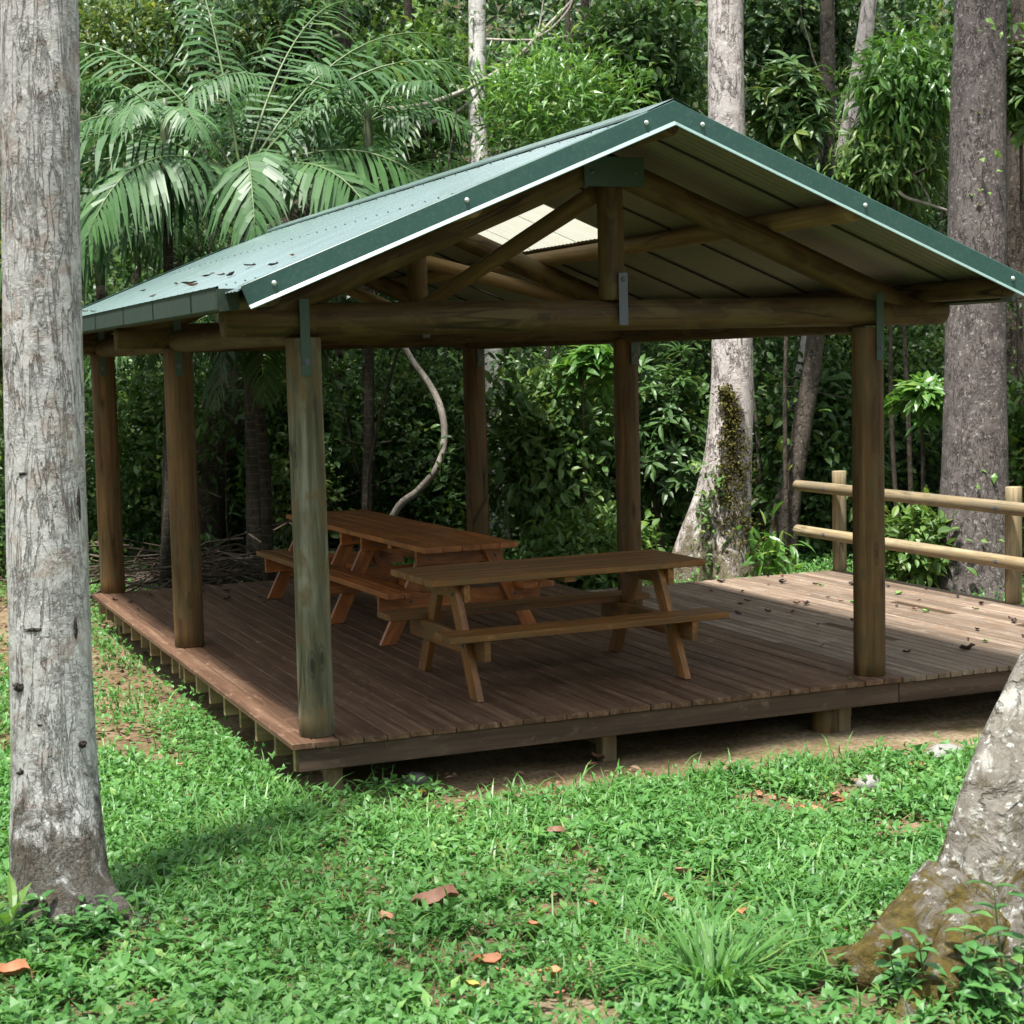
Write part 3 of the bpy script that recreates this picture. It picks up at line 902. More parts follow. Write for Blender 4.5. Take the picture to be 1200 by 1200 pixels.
# ------------------------------------------------------------------ railing
rail = empty('pole_railing', (XR, 2.3, 0), 'two-rail railing of round poles along the right edge of the deck', 'railing')
for yy, hh in ((4.80, 1.0), (2.13, 1.0), (-.15, 1.0)):
    log('post', (XR - .03, yy, 0), (XR - .03, yy, hh), .072, .07, M_RAIL, rail)
log('rail', (XR - .16, 5.38, .83), (XR - .16, -.35, .83), .055, .06, M_RAIL, rail)
log('rail', (XR - .16, 5.38, .37), (XR - .16, -.35, .37), .055, .06, M_RAIL, rail)
for yy in (4.80, 2.13, -.15):
    for zz in (.83, .37):
        MB().lathe([(.02, 0), (.02, .004), (.011, .006), (.011, .016)], 8, 'x').build('bolt', M_GALV, rail, Matrix.Translation((XR - .219, yy, zz)) @ Matrix.Rotation(math.pi, 4, 'Z'))

# ------------------------------------------------------------------ trees
def gp(px, py, d):
    """point of the ground under photo pixel column at depth d"""
    p = at(px, py, d); return np.array([p[0], p[1], float(gz(p[0], p[1]))])

def crown(parent, c, r, n, L, mat, base, seed, per=9, kind='broad'):
    n = int(n * .4)
    P, O = ellipsoid_clusters(np.array(c), r, n, seed, .3)
    geo = clusters_to_leaves(P, O, kind, L, per, .35 + .3 * rng.random(n))
    return foliage('crown', geo, mat, parent, base)

def tree(name, label, path, radii, mat, n=28, sub=8, rough=.12, lobes=None, seed=1, crowns=(), limbs=(), leaf=None, cat='tree', group=None, Lf=.16):
    base = np.array(path[0])
    e = empty(name, tuple(base), label, cat, group)
    tube('trunk', path, radii, mat, e, n=n, sub=sub, rough=rough, lobes=lobes, seed=seed)
    for (pts, rr) in limbs:
        tube('limb', pts, rr, mat, e, n=10, sub=5, rough=.08, seed=seed + 3)
    for k, (c, r, nn) in enumerate(crowns):
        crown(e, c, r, nn, Lf, leaf or L_MID, base, seed + k)
    return e

# pale furrowed tree, left foreground
b = gp(72, 1046, 7.5); b[2] -= .14
tl = at(45, 0, 7.55); tl2 = at(50, 400, 7.6); tl3 = at(62, 800, 7.6); tl4 = at(66, 940, 7.6)
up = tl + (tl - tl2) * .9
tip = np.array([up[0] - .1, up[1], 7.5])
tree('pale_tree', 'pale grey tree with furrowed bark at the left edge of the foreground',
     [b, b + np.array([0, 0, .16]), tl4, tl3, tl2, tl, up, tip], [.27, .23, .195, .178, .172, .166, .15, .10], B_PALE, n=84, sub=30, rough=.085,
     lobes=[(-.45, .32, .20, .02, .40), (.5, .3, .10, .0, .35), (2.6, .4, .14, .0, .4), (-1.75, .28, .10, 0, .42), (-2.7, .3, .12, 0, .35), (-1.1, .2, .06, 0, .5)], seed=4,
     crowns=[((-3.9, -4.5, 9.6), (2.4, 2.4, 1.0), 320), ((-1.0, -6.0, 9.9), (2.0, 1.8, .8), 60)],  # unseen leaf masses added to dapple the lawn and blur the trunk shadow
     limbs=[([up, up + np.array([-.9, -1.2, 2.2]), np.array([-3.9, -4.5, 9.4])], [.08, .06, .03])])
LATE_KNOTS = True
# mossy leaning tree, right foreground with a surface root
b = gp(1165, 1165, 6.6); b[2] -= .1
q1 = at(1160, 1060, 6.65); q2 = at(1190, 900, 6.75); q3 = at(1245, 760, 6.9); q4 = at(1310, 560, 7.1); q5 = at(1390, 200, 7.3)
rt = empty('mossy_tree', tuple(b), 'leaning mossy tree with a spreading root in the right foreground', 'tree')
tube('trunk', [b, b * .5 + q1 * .5, q1, q2, q3, q4, q5, q5 + (q5 - q4) * 1.2], [.36, .30, .245, .17, .145, .14, .13, .10], B_MOSSY, rt, n=72, sub=22, rough=.15,
     lobes=[(2.9, .35, .07, .0, .45), (-2.4, .3, .08, 0, .4), (-1.3, .25, .06, 0, .6), (-1.9, .2, .05, .1, .8)], seed=8)
ra = at(1085, 1090, 6.5); rb_ = gp(1020, 1125, 6.35); rc_ = gp(955, 1120, 6.45); rd_ = gp(925, 1135, 6.4)
tube('root', [at(1120, 1060, 6.6), ra, rb_ + np.array([0, 0, .07]), rc_ + np.array([0, 0, .02]), rd_ - np.array([0, 0, .05])], [.19, .160, .105, .072, .02], B_MOSSY, rt, n=28, sub=12, rough=.30, seed=5)
tube('root', [at(1150, 1090, 6.5), gp(1110, 1160, 6.2) + np.array([0, 0, .06]), gp(1070, 1185, 6.05) + np.array([0, 0, .0]), gp(1050, 1200, 6.0) - np.array([0, 0, .06])], [.16, .10, .06, .03], B_MOSSY, rt, n=24, sub=10, rough=.3, seed=6)
tp = q5 + (q5 - q4) * 1.2
crown(rt, tp + np.array([.8, -.3, .6]), (1.3, 1.3, .8), 110, .15, L_MID, b, 31)
# pale mottled tree behind the deck
def px_tree(pts, d, depth_end=None):
    return [at(px_, py_, d) for px_, py_ in pts]
b = gp(848, 682, 18.6); b[2] -= .1
pth = [b] + px_tree([(848, 640), (852, 560), (858, 440), (856, 300), (851, 130), (850, 0)], 18.6)
pth += [pth[-1] + np.array([0, 0, 2.5]), pth[-1] + np.array([.2, .2, 5.5])]
mt_ = tree('mottled_tree', 'pale mottled tree with a buttressed mossy base behind the right side of the deck', pth,
     [.34, .30, .265, .225, .212, .20, .19, .17, .10], B_MID, n=48, sub=12, rough=.07, lobes=[(2.6, .45, .30, .1, 1.9), (-.6, .4, .10, .0, 1.0), (-1.9, .35, .12, 0, .9)], seed=12,
     crowns=[((pth[-1][0], pth[-1][1], pth[-1][2] + .5), (3.2, 3.0, 2.0), 420)], Lf=.2)
# moss and epiphytes hanging on that trunk
mp = []
P = []
for k in range(520):
    v = rng.random()
    py_ = 455 + v * 190; px_ = 850 + 16 * v + 5 * math.sin(v * 6) + rng.normal() * (3 + 11 * v)
    P.append(at(px_, py_, 18.33 + abs(px_ - 852) * .004) )
P = np.array(P)
geo = clusters_to_leaves(P, np.tile(-_F, (len(P), 1)), 'small', .045, 8, .3 + .3 * rng.random(len(P)), .2)
foliage('moss', geo, leafmat('brown_moss', (.030, .026, .008), (.080, .072, .018), (.13, .12, .025), rough=.9, trans=.1, spec=.1), mt_, b)
P = np.array([at(828 + rng.normal() * 6, 520 + rng.random() * 150, 18.3) for k in range(40)])
geo = clusters_to_leaves(P, np.tile(-_F, (len(P), 1)), 'broad', .075, 4, .4 + .4 * rng.random(len(P)))
foliage('climbing_leaves', geo, L_MID, mt_, b)
# big dark tree right
b = gp(1140, 700, 17.2); b[2] -= .15
pth = [b] + px_tree([(1141, 660), (1142, 560), (1143, 430), (1145, 260), (1147, 100), (1149, 0)], 17.2)
pth += [pth[-1] + np.array([0, 0, 2.5]), pth[-1] + np.array([-.2, .1, 6.0])]
bt_ = tree('dark_trunked_tree', 'massive dark speckled tree trunk behind the railing at right', pth,
     [.47, .40, .335, .305, .285, .265, .255, .23, .14], B_DARK, n=48, sub=12, rough=.06, lobes=[(2.8, .5, .12, .0, .8), (-.5, .5, .10, 0, .7), (-1.7, .4, .08, 0, .6)], seed=17,
     crowns=[((pth[-1][0], pth[-1][1], pth[-1][2] + .5), (3.4, 3.2, 2.2), 460)], Lf=.2)
P = np.array([at(1152 + 8 * math.sin(k * 1.7) + rng.normal() * 2, yy_, 16.88) for k, yy_ in enumerate((8, 16, 40, 128, 180, 195, 225, 232, 560, 575, 600, 620, 637))])
geo = clusters_to_leaves(P, np.tile(-_F, (len(P), 1)), 'small', .10, 2, .8 + .2 * rng.random(len(P)))
foliage('climbing_leaves', geo, L_BRIGHT, bt_, b)
# slim white-barked tree
b = gp(583, 640, 22.0); b[2] -= .1
pth = [b] + px_tree([(580, 560), (577, 430), (566, 250), (560, 150), (559, 0)], 22.0)
pth += [pth[-1] + np.array([0, 0, 3.0]), pth[-1] + np.array([.1, .1, 7.0])]
tree('white_tree', 'slim white-barked trunk standing behind the left slope of the roof', pth, [.19, .16, .145, .125, .118, .112, .10, .06], B_SLIM, n=24, sub=8, rough=.05, seed=21,
     crowns=[((pth[-1][0], pth[-1][1], pth[-1][2]), (2.6, 2.6, 2.0), 330)], Lf=.2)
# small leaning pale trunk upper right
pth = px_tree([(905, 660), (945, 430), (992, 170), (1004, 100), (1014, 40), (1020, -10)], 20.5)
pth[0] = gp(908, 660, 20.5)
tree('leaning_pale_tree', 'thin leaning pale trunk among the foliage left of the massive dark trunk', pth + [pth[-1] + np.array([.4, 0, 2.5]), pth[-1] + np.array([.9, 0, 5])],
     [.13, .12, .11, .10, .095, .09, .08, .05], B_MID, n=20, sub=8, rough=.07, seed=23, crowns=[((pth[-1][0] + .9, pth[-1][1], pth[-1][2] + 5), (2.2, 2.2, 1.6), 240)], Lf=.18)
# other trunks in the wood
def simple_trunk(name, label, pts, d, r, mat, seed, crown_n=0, group='trees in the wood behind the shelter', short=False):
    pth = px_tree(pts, d); b = gp(pts[0][0], pts[0][1], d); b[2] -= .1
    pth[0] = b
    top = pth[-1]
    if short: pth += [top + np.array([.3, .4, .5]), top + np.array([.8, 1.2, 1.0])]
    else: pth += [top + np.array([0, 0, 2.0]), top + np.array([.2 * rng.normal(), .2 * rng.normal(), 5.0])]
    rr = list(np.linspace(r * 1.25, r * .8, len(pth) - 1)) + [r * .4]
    cr = [((top[0], top[1], top[2] + 5.0), (2.6, 2.6, 1.8), crown_n)] if crown_n else []
    return tree(name, label, pth, rr, mat, n=18, sub=6, rough=.08, seed=seed, crowns=cr, group=group, Lf=.2)
simple_trunk('forest_tree', 'mottled brown trunk leaning behind the deck between pale tree and corner railing post', [(920, 670), (925, 600), (940, 500), (955, 400), (965, 250), (970, 100)], 19.6, .10, B_BROWNMOT, 41)
simple_trunk('forest_tree', 'grey trunk directly right of the massive dark trunk', [(1190, 680), (1190, 560), (1187, 420), (1190, 300), (1195, 100), (1197, 0)], 20.5, .14, B_BROWNMOT, 43, 220)
simple_trunk('forest_tree', 'thick dark trunk leaning left behind the middle left post', [(228, 640), (238, 560), (258, 500), (275, 440), (296, 370), (318, 320)], 21.0, .26, B_BROWN, 44, short=True)
simple_trunk('forest_tree', 'thin brown trunk rising behind the palm crown at upper left', [(203, 600), (204, 420), (206, 250), (205, 120), (203, 0)], 25, .12, B_BROWN, 45, 220)
simple_trunk('forest_tree', 'thin dark trunk left of the white-barked tree above the roof', [(402, 620), (402, 420), (403, 280), (402, 120), (405, 0)], 24, .10, B_BROWNMOT, 46, 220)
simple_trunk('forest_tree', 'thin dark trunk behind the middle right post', [(700, 640), (702, 520), (697, 410), (690, 250), (688, 100)], 21.5, .06, B_BROWN, 47)
simple_trunk('forest_tree', 'thin stem between the back post and the middle right post', [(683, 650), (681, 540), (676, 450), (672, 300)], 20.6, .04, B_BROWN, 48)
simple_trunk('forest_tree', 'far trunk on the slope at the top centre of the wood', [(390, 300), (392, 150), (396, 0)], 33, .2, B_BROWN, 49, 200)
simple_trunk('forest_tree', 'distant straight trunk seen between front left and back right posts', [(478, 640), (480, 540), (486, 420), (490, 300)], 23, .09, B_PALM, 50)

# curved vine behind the tables, bare branch above the roof
vine = [at(*p) for p in ((430, 640, 20.0), (463, 600, 19.8), (490, 575, 19.7), (512, 548, 19.6), (521, 515, 19.6), (517, 480, 19.6), (503, 450, 19.7), (485, 425, 19.8), (470, 400, 19.9), (440, 360, 20.2), (425, 250, 20.5))]
vine[0][2] = float(gz(vine[0][0], vine[0][1]))
tag(tube('curved_vine', vine, [.045, .042, .042, .04, .04, .04, .038, .034, .03, .028, .02], B_TWIG, n=12, sub=6, rough=.1, seed=3), 'pale curved vine stem bending behind the picnic tables', 'vine')
be = empty('bare_branch', tuple(at(420, 128, 20.6)), 'long bare grey branch crossing in front of the white-barked trunk', 'branch')
for pts, r0 in (([(420, 128, 20.8), (480, 126, 20.6), (530, 112, 20.4), (570, 92, 20.3), (605, 68, 20.2), (632, 40, 20.2), (660, 12, 20.2), (690, -20, 20.2)], .035),
                ([(440, 138, 20.8), (485, 148, 20.7), (525, 136, 20.5), (552, 118, 20.4), (572, 92, 20.3)], .028),
                ([(570, 46, 20.4), (600, 47, 20.3), (640, 46, 20.2), (668, 42, 20.2)], .016),
                ([(630, 44, 20.2), (648, 32, 20.1), (668, 8, 20.1), (672, -15, 20.1)], .018),
                ([(605, 68, 20.2), (622, 55, 20.3), (632, 30, 20.4), (638, -8, 20.4)], .014)):
    pp = [at(*p) for p in pts]
    tube('branch', pp, list(np.linspace(r0, r0 * .5, len(pp))), B_TWIG, be, n=8, sub=5, rough=.08)
be2 = empty('bare_branch', tuple(at(1030, 190, 18.2)), 'forked bare twig below the drooping leaves beside the massive dark trunk', 'branch')
for pts, r0 in (([(1045, 215, 18.2), (1060, 230, 18.1), (1085, 238, 18.1), (1112, 247, 18.0)], .02), ([(1040, 188, 18.2), (1068, 202, 18.1), (1085, 225, 18.1), (1090, 240, 18.1)], .016), ([(1070, 203, 18.1), (1085, 196, 18.0), (1095, 180, 18.0)], .01)):
    pp = [at(*p) for p in pts]; tube('branch', pp, list(np.linspace(r0, r0 * .6, len(pp))), B_TWIG, be2, n=7, sub=4)

# ------------------------------------------------------------------ palms
def frond_geo(base, az, el, L, droop, nl=24, ll=.55, seed=0, twist=0.0):
    """one pinnate frond; returns rachis points and leaflet strips"""
    r_ = np.random.default_rng(seed)
    m = 14
    d = np.array([math.cos(az) * math.cos(el), math.sin(az) * math.cos(el), math.sin(el)])
    pts = [np.array(base)]
    for k in range(m):
        d = unit(d + np.array([0, 0, -droop * (0.3 + k / m)]) / m * 2)
        pts.append(pts[-1] + d * L / m)
    pts = np.array(pts)
    tan = unit(np.gradient(pts, axis=0))
    side = unit(np.cross(tan, np.array([0, 0, 1.0]))); nor = np.cross(side, tan)
    ca_, sa_ = math.cos(twist), math.sin(twist)
    side, nor = side * ca_ + nor * sa_, nor * ca_ - side * sa_
    V, T, C = [], [], []; b = 0
    us = np.linspace(.16, .995, nl)
    for sgn in (-1, 1):
        for u in us:
            f = u * m; i = min(int(f), m - 1); w = f - i
            p = pts[i] * (1 - w) + pts[i + 1] * w
            t_, s_, n_ = tan[i], side[i], nor[i]
            prof = math.sin(math.pi * min(1, (u * .86 + .14))) ** .55
            le = min(ll * L * .56, .80) * max(.2, prof) * (1 + r_.normal() * .10)
            if r_.random() < .05: continue
            dd = unit(s_ * sgn * (1.0 - .35 * u) + np.array([0, 0, -.20]) + t_ * (.18 + .55 * u) + n_ * (.10 + r_.normal() * .10) + r_.normal(size=3) * .05)
            wid = min(.0115 * L, .028) * (.7 + .5 * prof)
            wv = unit(np.cross(dd, n_) + n_ * .3 * sgn)
            q0 = p; g = np.array([0, 0, -1.0])
            q1 = p + dd * le * .35 + g * le * .05; q2 = p + dd * le * .68 + g * le * .25; q3 = p + dd * le * .88 + g * le * (.50 + .08 * r_.random())
            V += [q0 - wv * wid * .35, q0 + wv * wid * .35, q1 - wv * wid, q1 + wv * wid, q2 - wv * wid * .8, q2 + wv * wid * .8, q3]
            T += [[b, b + 1, b + 3], [b, b + 3, b + 2], [b + 2, b + 3, b + 5], [b + 2, b + 5, b + 4], [b + 4, b + 5, b + 6]]
            C += [float(np.clip(.45 + r_.normal() * .2, 0, .95))] * 7
            b += 7
    return pts, (np.array(V), np.array(T), np.array(C))

def palm(label, base, crown_p, trunk_r, fronds, L, seed, group='palms behind the shelter', shaft=True, nl=24):
    e = empty('palm_tree', tuple(base), label, 'palm', group)
    base = np.array(base); crown_p = np.array(crown_p)
    mid = base * .5 + crown_p * .5 + np.array([.03, .02, 0])
    tube('trunk', [base - np.array([0, 0, .1]), base * .85 + crown_p * .15, mid, crown_p], [trunk_r * 1.5, trunk_r * 1.05, trunk_r, trunk_r * .85], B_PALM, e, n=18, sub=8, rough=.03, seed=seed)
    if shaft:
        tube('crown_shaft', [crown_p - np.array([0, 0, .05]), crown_p + np.array([0, 0, .25]), crown_p + np.array([0, 0, .6])], [trunk_r * .9, trunk_r * 1.05, trunk_r * .4], L_SHAFT, e, n=14, sub=4)
    for k, (az, el, ln, dr) in enumerate(fronds):
        pts, geo = frond_geo(crown_p + np.array([0, 0, .35]), az, el, L * ln, dr, nl=nl, seed=seed * 50 + k, ll=.52, twist=random.uniform(-.5, .5))
        fr = foliage('frond', geo, L_PALM, e, crown_p)
        rr = list(np.linspace(.014, .003, len(pts)) * L * .5)
        tube('rachis', pts, rr, L_RACHIS, fr, n=6, base=crown_p)
    return e
L_SHAFT = painted('green_crown_shaft', (.06, .075, .035), .5, (.05, .035, .02), .6)
L_RACHIS = painted('green_frond_stalk', (.075, .115, .035), .5)
RAZ = math.atan2(_R[1], _R[0])            # azimuth of the picture's right
def A(deg): return RAZ + math.radians(deg)   # 0 right, 180 left, 90 away, -90 towards the camera
b = gp(298, 640, 19.4); c = at(285, 250, 19.4)
palm('large feathery palm with arching fronds rising behind the left eave', b, c, .085, nl=32, fronds=
     [(A(176), .72, 1.0, .95), (A(190), .42, 1.0, .95), (A(212), .20, 1.0, 1.0), (A(163), 1.02, 1.15, .95), (A(122), 1.28, 1.15, .6), (A(62), 1.12, 1.25, .85), (A(12), .92, 1.25, 1.1),
      (A(-8), .50, .9, 1.1), (A(-38), .35, .85, 1.2), (A(-78), .45, .8, 1.4), (A(-125), .42, .9, 1.2), (A(-150), .6, 1.0, 1.1), (A(95), .8, 1.1, .7), (A(35), 1.0, 1.3, .95), (A(205), -.05, .9, .9)], L=2.95, seed=3)
b = gp(130, 640, 20.2); c = at(118, 330, 20.2)
palm('smaller palm with low fronds between the pale tree and the left eave', b, c, .07,
     [(A(0), .5, 1.0, .9), (A(40), .7, 1.0, .8), (A(-40), .3, 1.0, 1.0), (A(-90), .3, .8, 1.0), (A(170), .4, 1.0, .8), (A(130), .7, 1.0, .8), (A(90), 1.0, 1.0, .5), (A(-140), .3, 1.0, 1.0)], 1.7, 5)
b = gp(430, 640, 20.8); c = at(428, 265, 20.8)
palm('dark upright young palm behind the middle of the left roof slope', b, c, .075,
     [(A(80), 1.35, 1.2, .15), (A(170), 1.2, 1.1, .3), (A(10), 1.15, 1.1, .35), (A(-80), 1.1, 1.0, .4), (A(30), .7, 1.0, .8), (A(150), .75, 1.0, .8), (A(-30), .5, .9, .9)], 1.75, 7)
b = gp(190, 640, 18.4); c = at(200, 420, 18.4)
palm('low palm with a drooping frond under the eave between the left posts', b, c, .06,
     [(A(190), .25, 1.0, 1.3), (A(212), .1, 1.0, 1.3), (A(-15), .2, .9, 1.3), (A(-100), .1, .8, 1.2), (A(90), .8, .9, .7)], 1.15, 9)
b = gp(314, 640, 18.2); c = at(300, 425, 18.2)
palm('palm with a ringed trunk and hanging fronds behind the front left post', b, c, .062,
     [(A(185), .25, 1.0, 1.6), (A(215), .1, 1.0, 1.7), (A(-10), .2, .9, 1.6), (A(-75), .0, .9, 1.7), (A(250), .1, 1.0, 1.7), (A(90), .8, 1.0, .7), (A(20), .5, 1.0, 1.0)], 1.3, 13)
for lab, px_, d, r in (('slender ringed palm trunk left of the curved vine', 428, 19.5, .055), ('dark ringed palm trunk behind the left posts', 193, 18.9, .06), ('slender ringed palm trunk behind the debris pile', 160, 23.0, .045)):
    b = gp(px_, 640, d); c = at(px_ + random.uniform(-4, 4), 180, d)
    palm(lab, b, c, r, [(A(a_ + random.uniform(-20, 20)), random.uniform(.2, .9), 1.0, .9) for a_ in range(0, 360, 52)], 1.4, int(px_))

# ------------------------------------------------------------------ shrubs
def shrub(name, label, px_, py_, d, hw, hh, kind, L, n, mat, seed, per=None, tint=.5, group='shrubs at the edge of the wood', deep=None, shell=.35, nstem=3):
    if py_ < 300: nstem = 1
    c = at(px_, py_, d)
    r = (hw * d / FPX, deep if deep else hw * d / FPX, hh * d / FPX)
    g = float(gz(c[0], c[1])); b = np.array([c[0], c[1], g])
    e = empty(name, tuple(b), label, 'shrub', group)
    # ellipsoid in camera-facing axes: width along right, depth along view
    P, O = ellipsoid_clusters(np.zeros(3), (1, 1, 1), n, seed, shell)
    Rm = np.stack([_R * r[0], np.array([_F[0], _F[1], 0]) * r[1], np.array([0, 0, r[2]])], 0)
    P = P @ Rm + c; O = unit(O @ Rm)
    P[:, 2] = np.maximum(P[:, 2], g + .05)
    per = per or {'whorl': 9, 'broad': 7, 'narrow': 11, 'droop': 8, 'small': 9}[kind]
    geo = clusters_to_leaves(P, O, kind, L, per, tint + .22 * rng.normal(size=n) * .8)
    foliage('foliage', geo, mat, e, b)
    for k in range(nstem):
        q = P[rng.integers(n)]
        m1 = b + (c - b) * .5 + rng.normal(size=3) * r[0] * .18
        tube('stem', [b + rng.normal(size=3) * np.array([.06, .06, 0]) - np.array([0, 0, .05]), m1, c * .5 + q * .5, q], [.03, .024, .016, .006], B_BROWN, e, n=7, sub=4)
    # twigs to a share of the clusters, one mesh
    return e
S = 'shrub'
shrub(S, 'bright green narrow-leaved bush above the left roof slope right of the white trunk', 655, 118, 19.6, 98, 62, 'narrow', .17, 330, L_BRIGHT, 60, tint=.55)
shrub(S, 'glossy broad-leaved shrub at the top between bare branch and mottled trunk', 748, 62, 20.6, 80, 80, 'broad', .14, 560, L_DARK, 61, tint=.6)
shrub(S, 'dark broad-leaved sapling just right of the mottled trunk above the roof', 925, 130, 19.0, 58, 62, 'whorl', .23, 130, L_DARK, 62, tint=.7)
shrub(S, 'drooping bright foliage hanging left of the massive dark trunk', 1062, 100, 18.2, 62, 62, 'droop', .155, 330, L_BRIGHT, 63, tint=.35)
shrub(S, 'drooping mid-green foliage below the bright leaves near the massive trunk', 1050, 190, 18.5, 72, 48, 'droop', .15, 340, L_MID, 64, tint=.6)
shrub(S, 'rosettes of long leaves at the right edge beside the massive trunk', 1212, 95, 17.4, 45, 75, 'whorl', .21, 100, L_MID, 65, tint=.6)
shrub(S, 'pale drooping leaf whorls under the roof between back and middle right posts', 688, 432, 18.6, 42, 34, 'whorl', .25, 34, L_BRIGHT, 66, tint=.45, nstem=1)
shrub(S, 'glossy broad-leaved shrub behind the tables between the two right-hand back posts', 640, 540, 19.2, 78, 110, 'broad', .16, 480, L_DARK, 67, tint=.85)
shrub(S, 'low leafy undergrowth along the back edge of the deck', 690, 650, 18.0, 80, 45, 'broad', .14, 240, L_MID, 68, tint=.6)
shrub(S, 'dark shrub between the middle right post and the mottled trunk', 778, 520, 19.4, 52, 120, 'whorl', .19, 200, L_DARK, 69, tint=.5)
shrub(S, 'dark fine-leaved bush behind the curved vine', 485, 520, 21.6, 85, 115, 'small', .11, 520, L_DARK, 70, tint=.65)
shrub(S, 'bright leaf whorls behind the front right post', 1082, 470, 17.6, 34, 32, 'whorl', .22, 34, L_BRIGHT, 71, tint=.5, nstem=1)
shrub(S, 'low shrub below the railing beside the massive trunk', 1072, 635, 16.9, 34, 48, 'broad', .14, 120, L_MID, 72, tint=.7)
shrub(S, 'dark thicket between mottled trunk and the corner railing post', 968, 520, 20.6, 75, 120, 'broad', .14, 560, L_DARK, 73, tint=.55)
shrub(S, 'leafy shrub behind the railing right of the massive trunk', 1205, 560, 18.6, 40, 130, 'broad', .15, 240, L_MID, 74, tint=.55)
shrub(S, 'mid-green bush left of the white trunk above the roof', 478, 110, 22.5, 85, 90, 'small', .15, 420, L_MID, 75, tint=.65)
shrub(S, 'twiggy yellow-green bush at the top left beside the pale tree', 140, 60, 24, 75, 85, 'small', .12, 420, L_YELL, 76, tint=.6)
shrub(S, 'yellowish light-green bush at the top behind the palm', 335, 45, 25, 85, 70, 'small', .14, 420, L_YELL, 77, tint=.5)
shrub(S, 'sunlit low bush behind the ringed palm trunk', 345, 590, 20.8, 50, 60, 'small', .12, 260, L_YELL, 78, tint=.6)
shrub(S, 'dark bush behind the gap between the two left posts', 180, 520, 21.5, 70, 95, 'small', .12, 420, L_MID, 79, tint=.5)
shrub(S, 'dense bush between the leaning dark trunk and front left post', 310, 500, 22.2, 60, 80, 'small', .12, 380, L_MID, 80, tint=.6)
shrub(S, 'dark shrub over the right roof slope between leaning pale trunk and drooping leaves', 1000, 250, 19.4, 95, 60, 'broad', .14, 460, L_DARK, 81, tint=.5)
shrub(S, 'dark bush behind the mottled trunk at the top of the roof slope', 930, 30, 22.5, 100, 75, 'broad', .16, 520, L_DARK, 82, tint=.45)
shrub(S, 'pale-leaved bush seen at the left edge beside the pale tree', 8, 360, 20, 45, 160, 'small', .13, 380, L_YELL, 83, tint=.6)
shrub(S, 'low bright sprout behind the corner of the deck', 900, 655, 18.2, 16, 28, 'droop', .22, 14, L_BRIGHT, 84, tint=.4)

# far undergrowth: one mass of leaves nobody could count
def undergrowth():
    parts = []
    def slab(n, d0, d1, t0, t1, h0, h1, L, kind, seed, thr=.44):
        d = d0 + (d1 - d0) * rng.random(n * 3); t = (t0 + (t1 - t0) * rng.random(n * 3)); h = h0 + (h1 - h0) * rng.random(n * 3) ** 1.0
        s_ = d - 9.97
        X = CAM[0] + .379 * d + .925 * t; Y = CAM[1] + .925 * d - .379 * t
        Z = gz(X, Y) + h
        P = np.stack([X, Y, Z], -1)
        keep = fbm(P * np.array([1, 1, .8]), .55, seed, 3) > thr
        P = P[keep][:n]
        O = unit(-np.array([_F[0], _F[1], -.3]) + rng.normal(size=P.shape) * .7)
        tint = np.clip((fbm(P, .8, seed + 5, 2) - .2) * 1.4 + rng.normal(size=len(P)) * .12, 0, .92)
        return clusters_to_leaves(P, O, kind, L, 8, tint, .02)
    parts.append(slab(7500, 24, 29, -11, 11, 0, 9, .17, 'small', 101, .40))
    parts.append(slab(9500, 28, 36, -14, 14, 0, 9, .21, 'small', 102, .20))
    parts.append(slab(11000, 25, 46, -17, 17, 0, 1.6, .27, 'small', 105, .0))
    tag(foliage('undergrowth', merge(parts), L_MID, None, (0, 0, 0)), kind='stuff')
    parts = [slab(3600, 22.5, 25, -10, 10, 0, 3.4, .14, 'small', 103, .42), slab(2600, 22, 26, -10, 10, 3, 9, .19, 'small', 104, .48), slab(420, 21.5, 25, -10, 10, .3, 8, .20, 'whorl', 106, .42), slab(900, 21.5, 25, -10, 10, .2, 8, .16, 'droop', 107, .45), slab(1500, 21.5, 24, -10, 10, .2, 9, .14, 'narrow', 108, .45)]
    tag(foliage('undergrowth', merge(parts), L_DARK, None, (0, 0, 0)), kind='stuff')
    parts = [slab(3000, 20.4, 23, -8, .5, .05, 2.6, .11, 'small', 111, .36), slab(2400, 20.2, 22.6, .5, 7.5, .05, 3.2, .11, 'small', 112, .38), slab(500, 19.6, 22.5, -7, 7, .05, 2.4, .17, 'broad', 113, .4)]
    geo = merge(parts)
    tag(foliage('undergrowth', geo, L_MID, None, (0, 0, 0)), kind='stuff')
    # the wood goes on all round the clearing, behind and beside the photographer too
    n = 5200
    a = rng.uniform(.55, 2 * math.pi - .55, n) + YAW          # measured from the view direction
    r = rng.uniform(13, 19, n)
    cx, cy = -.5, -5.0
    X = cx + np.sin(a) * r; Y = cy + np.cos(a) * r
    P = np.stack([X, Y, gz(X, Y) + 12 * rng.random(n)], -1)
    dd = (P - CAM) @ _F; tt = (P - CAM) @ _R
    P = P[~((dd > 0) & (np.abs(tt) < .40 * dd + 2.0))]
    O = unit(np.stack([cx - P[:, 0], cy - P[:, 1], 0 * P[:, 0] + 3], -1))
    tag(foliage('surrounding_wood', clusters_to_leaves(P, O, 'small', .40, 8, np.clip(.5 + rng.normal(size=len(P)) * .2, 0, .9), .02), L_MID, None, (0, 0, 0)), kind='stuff')
undergrowth()
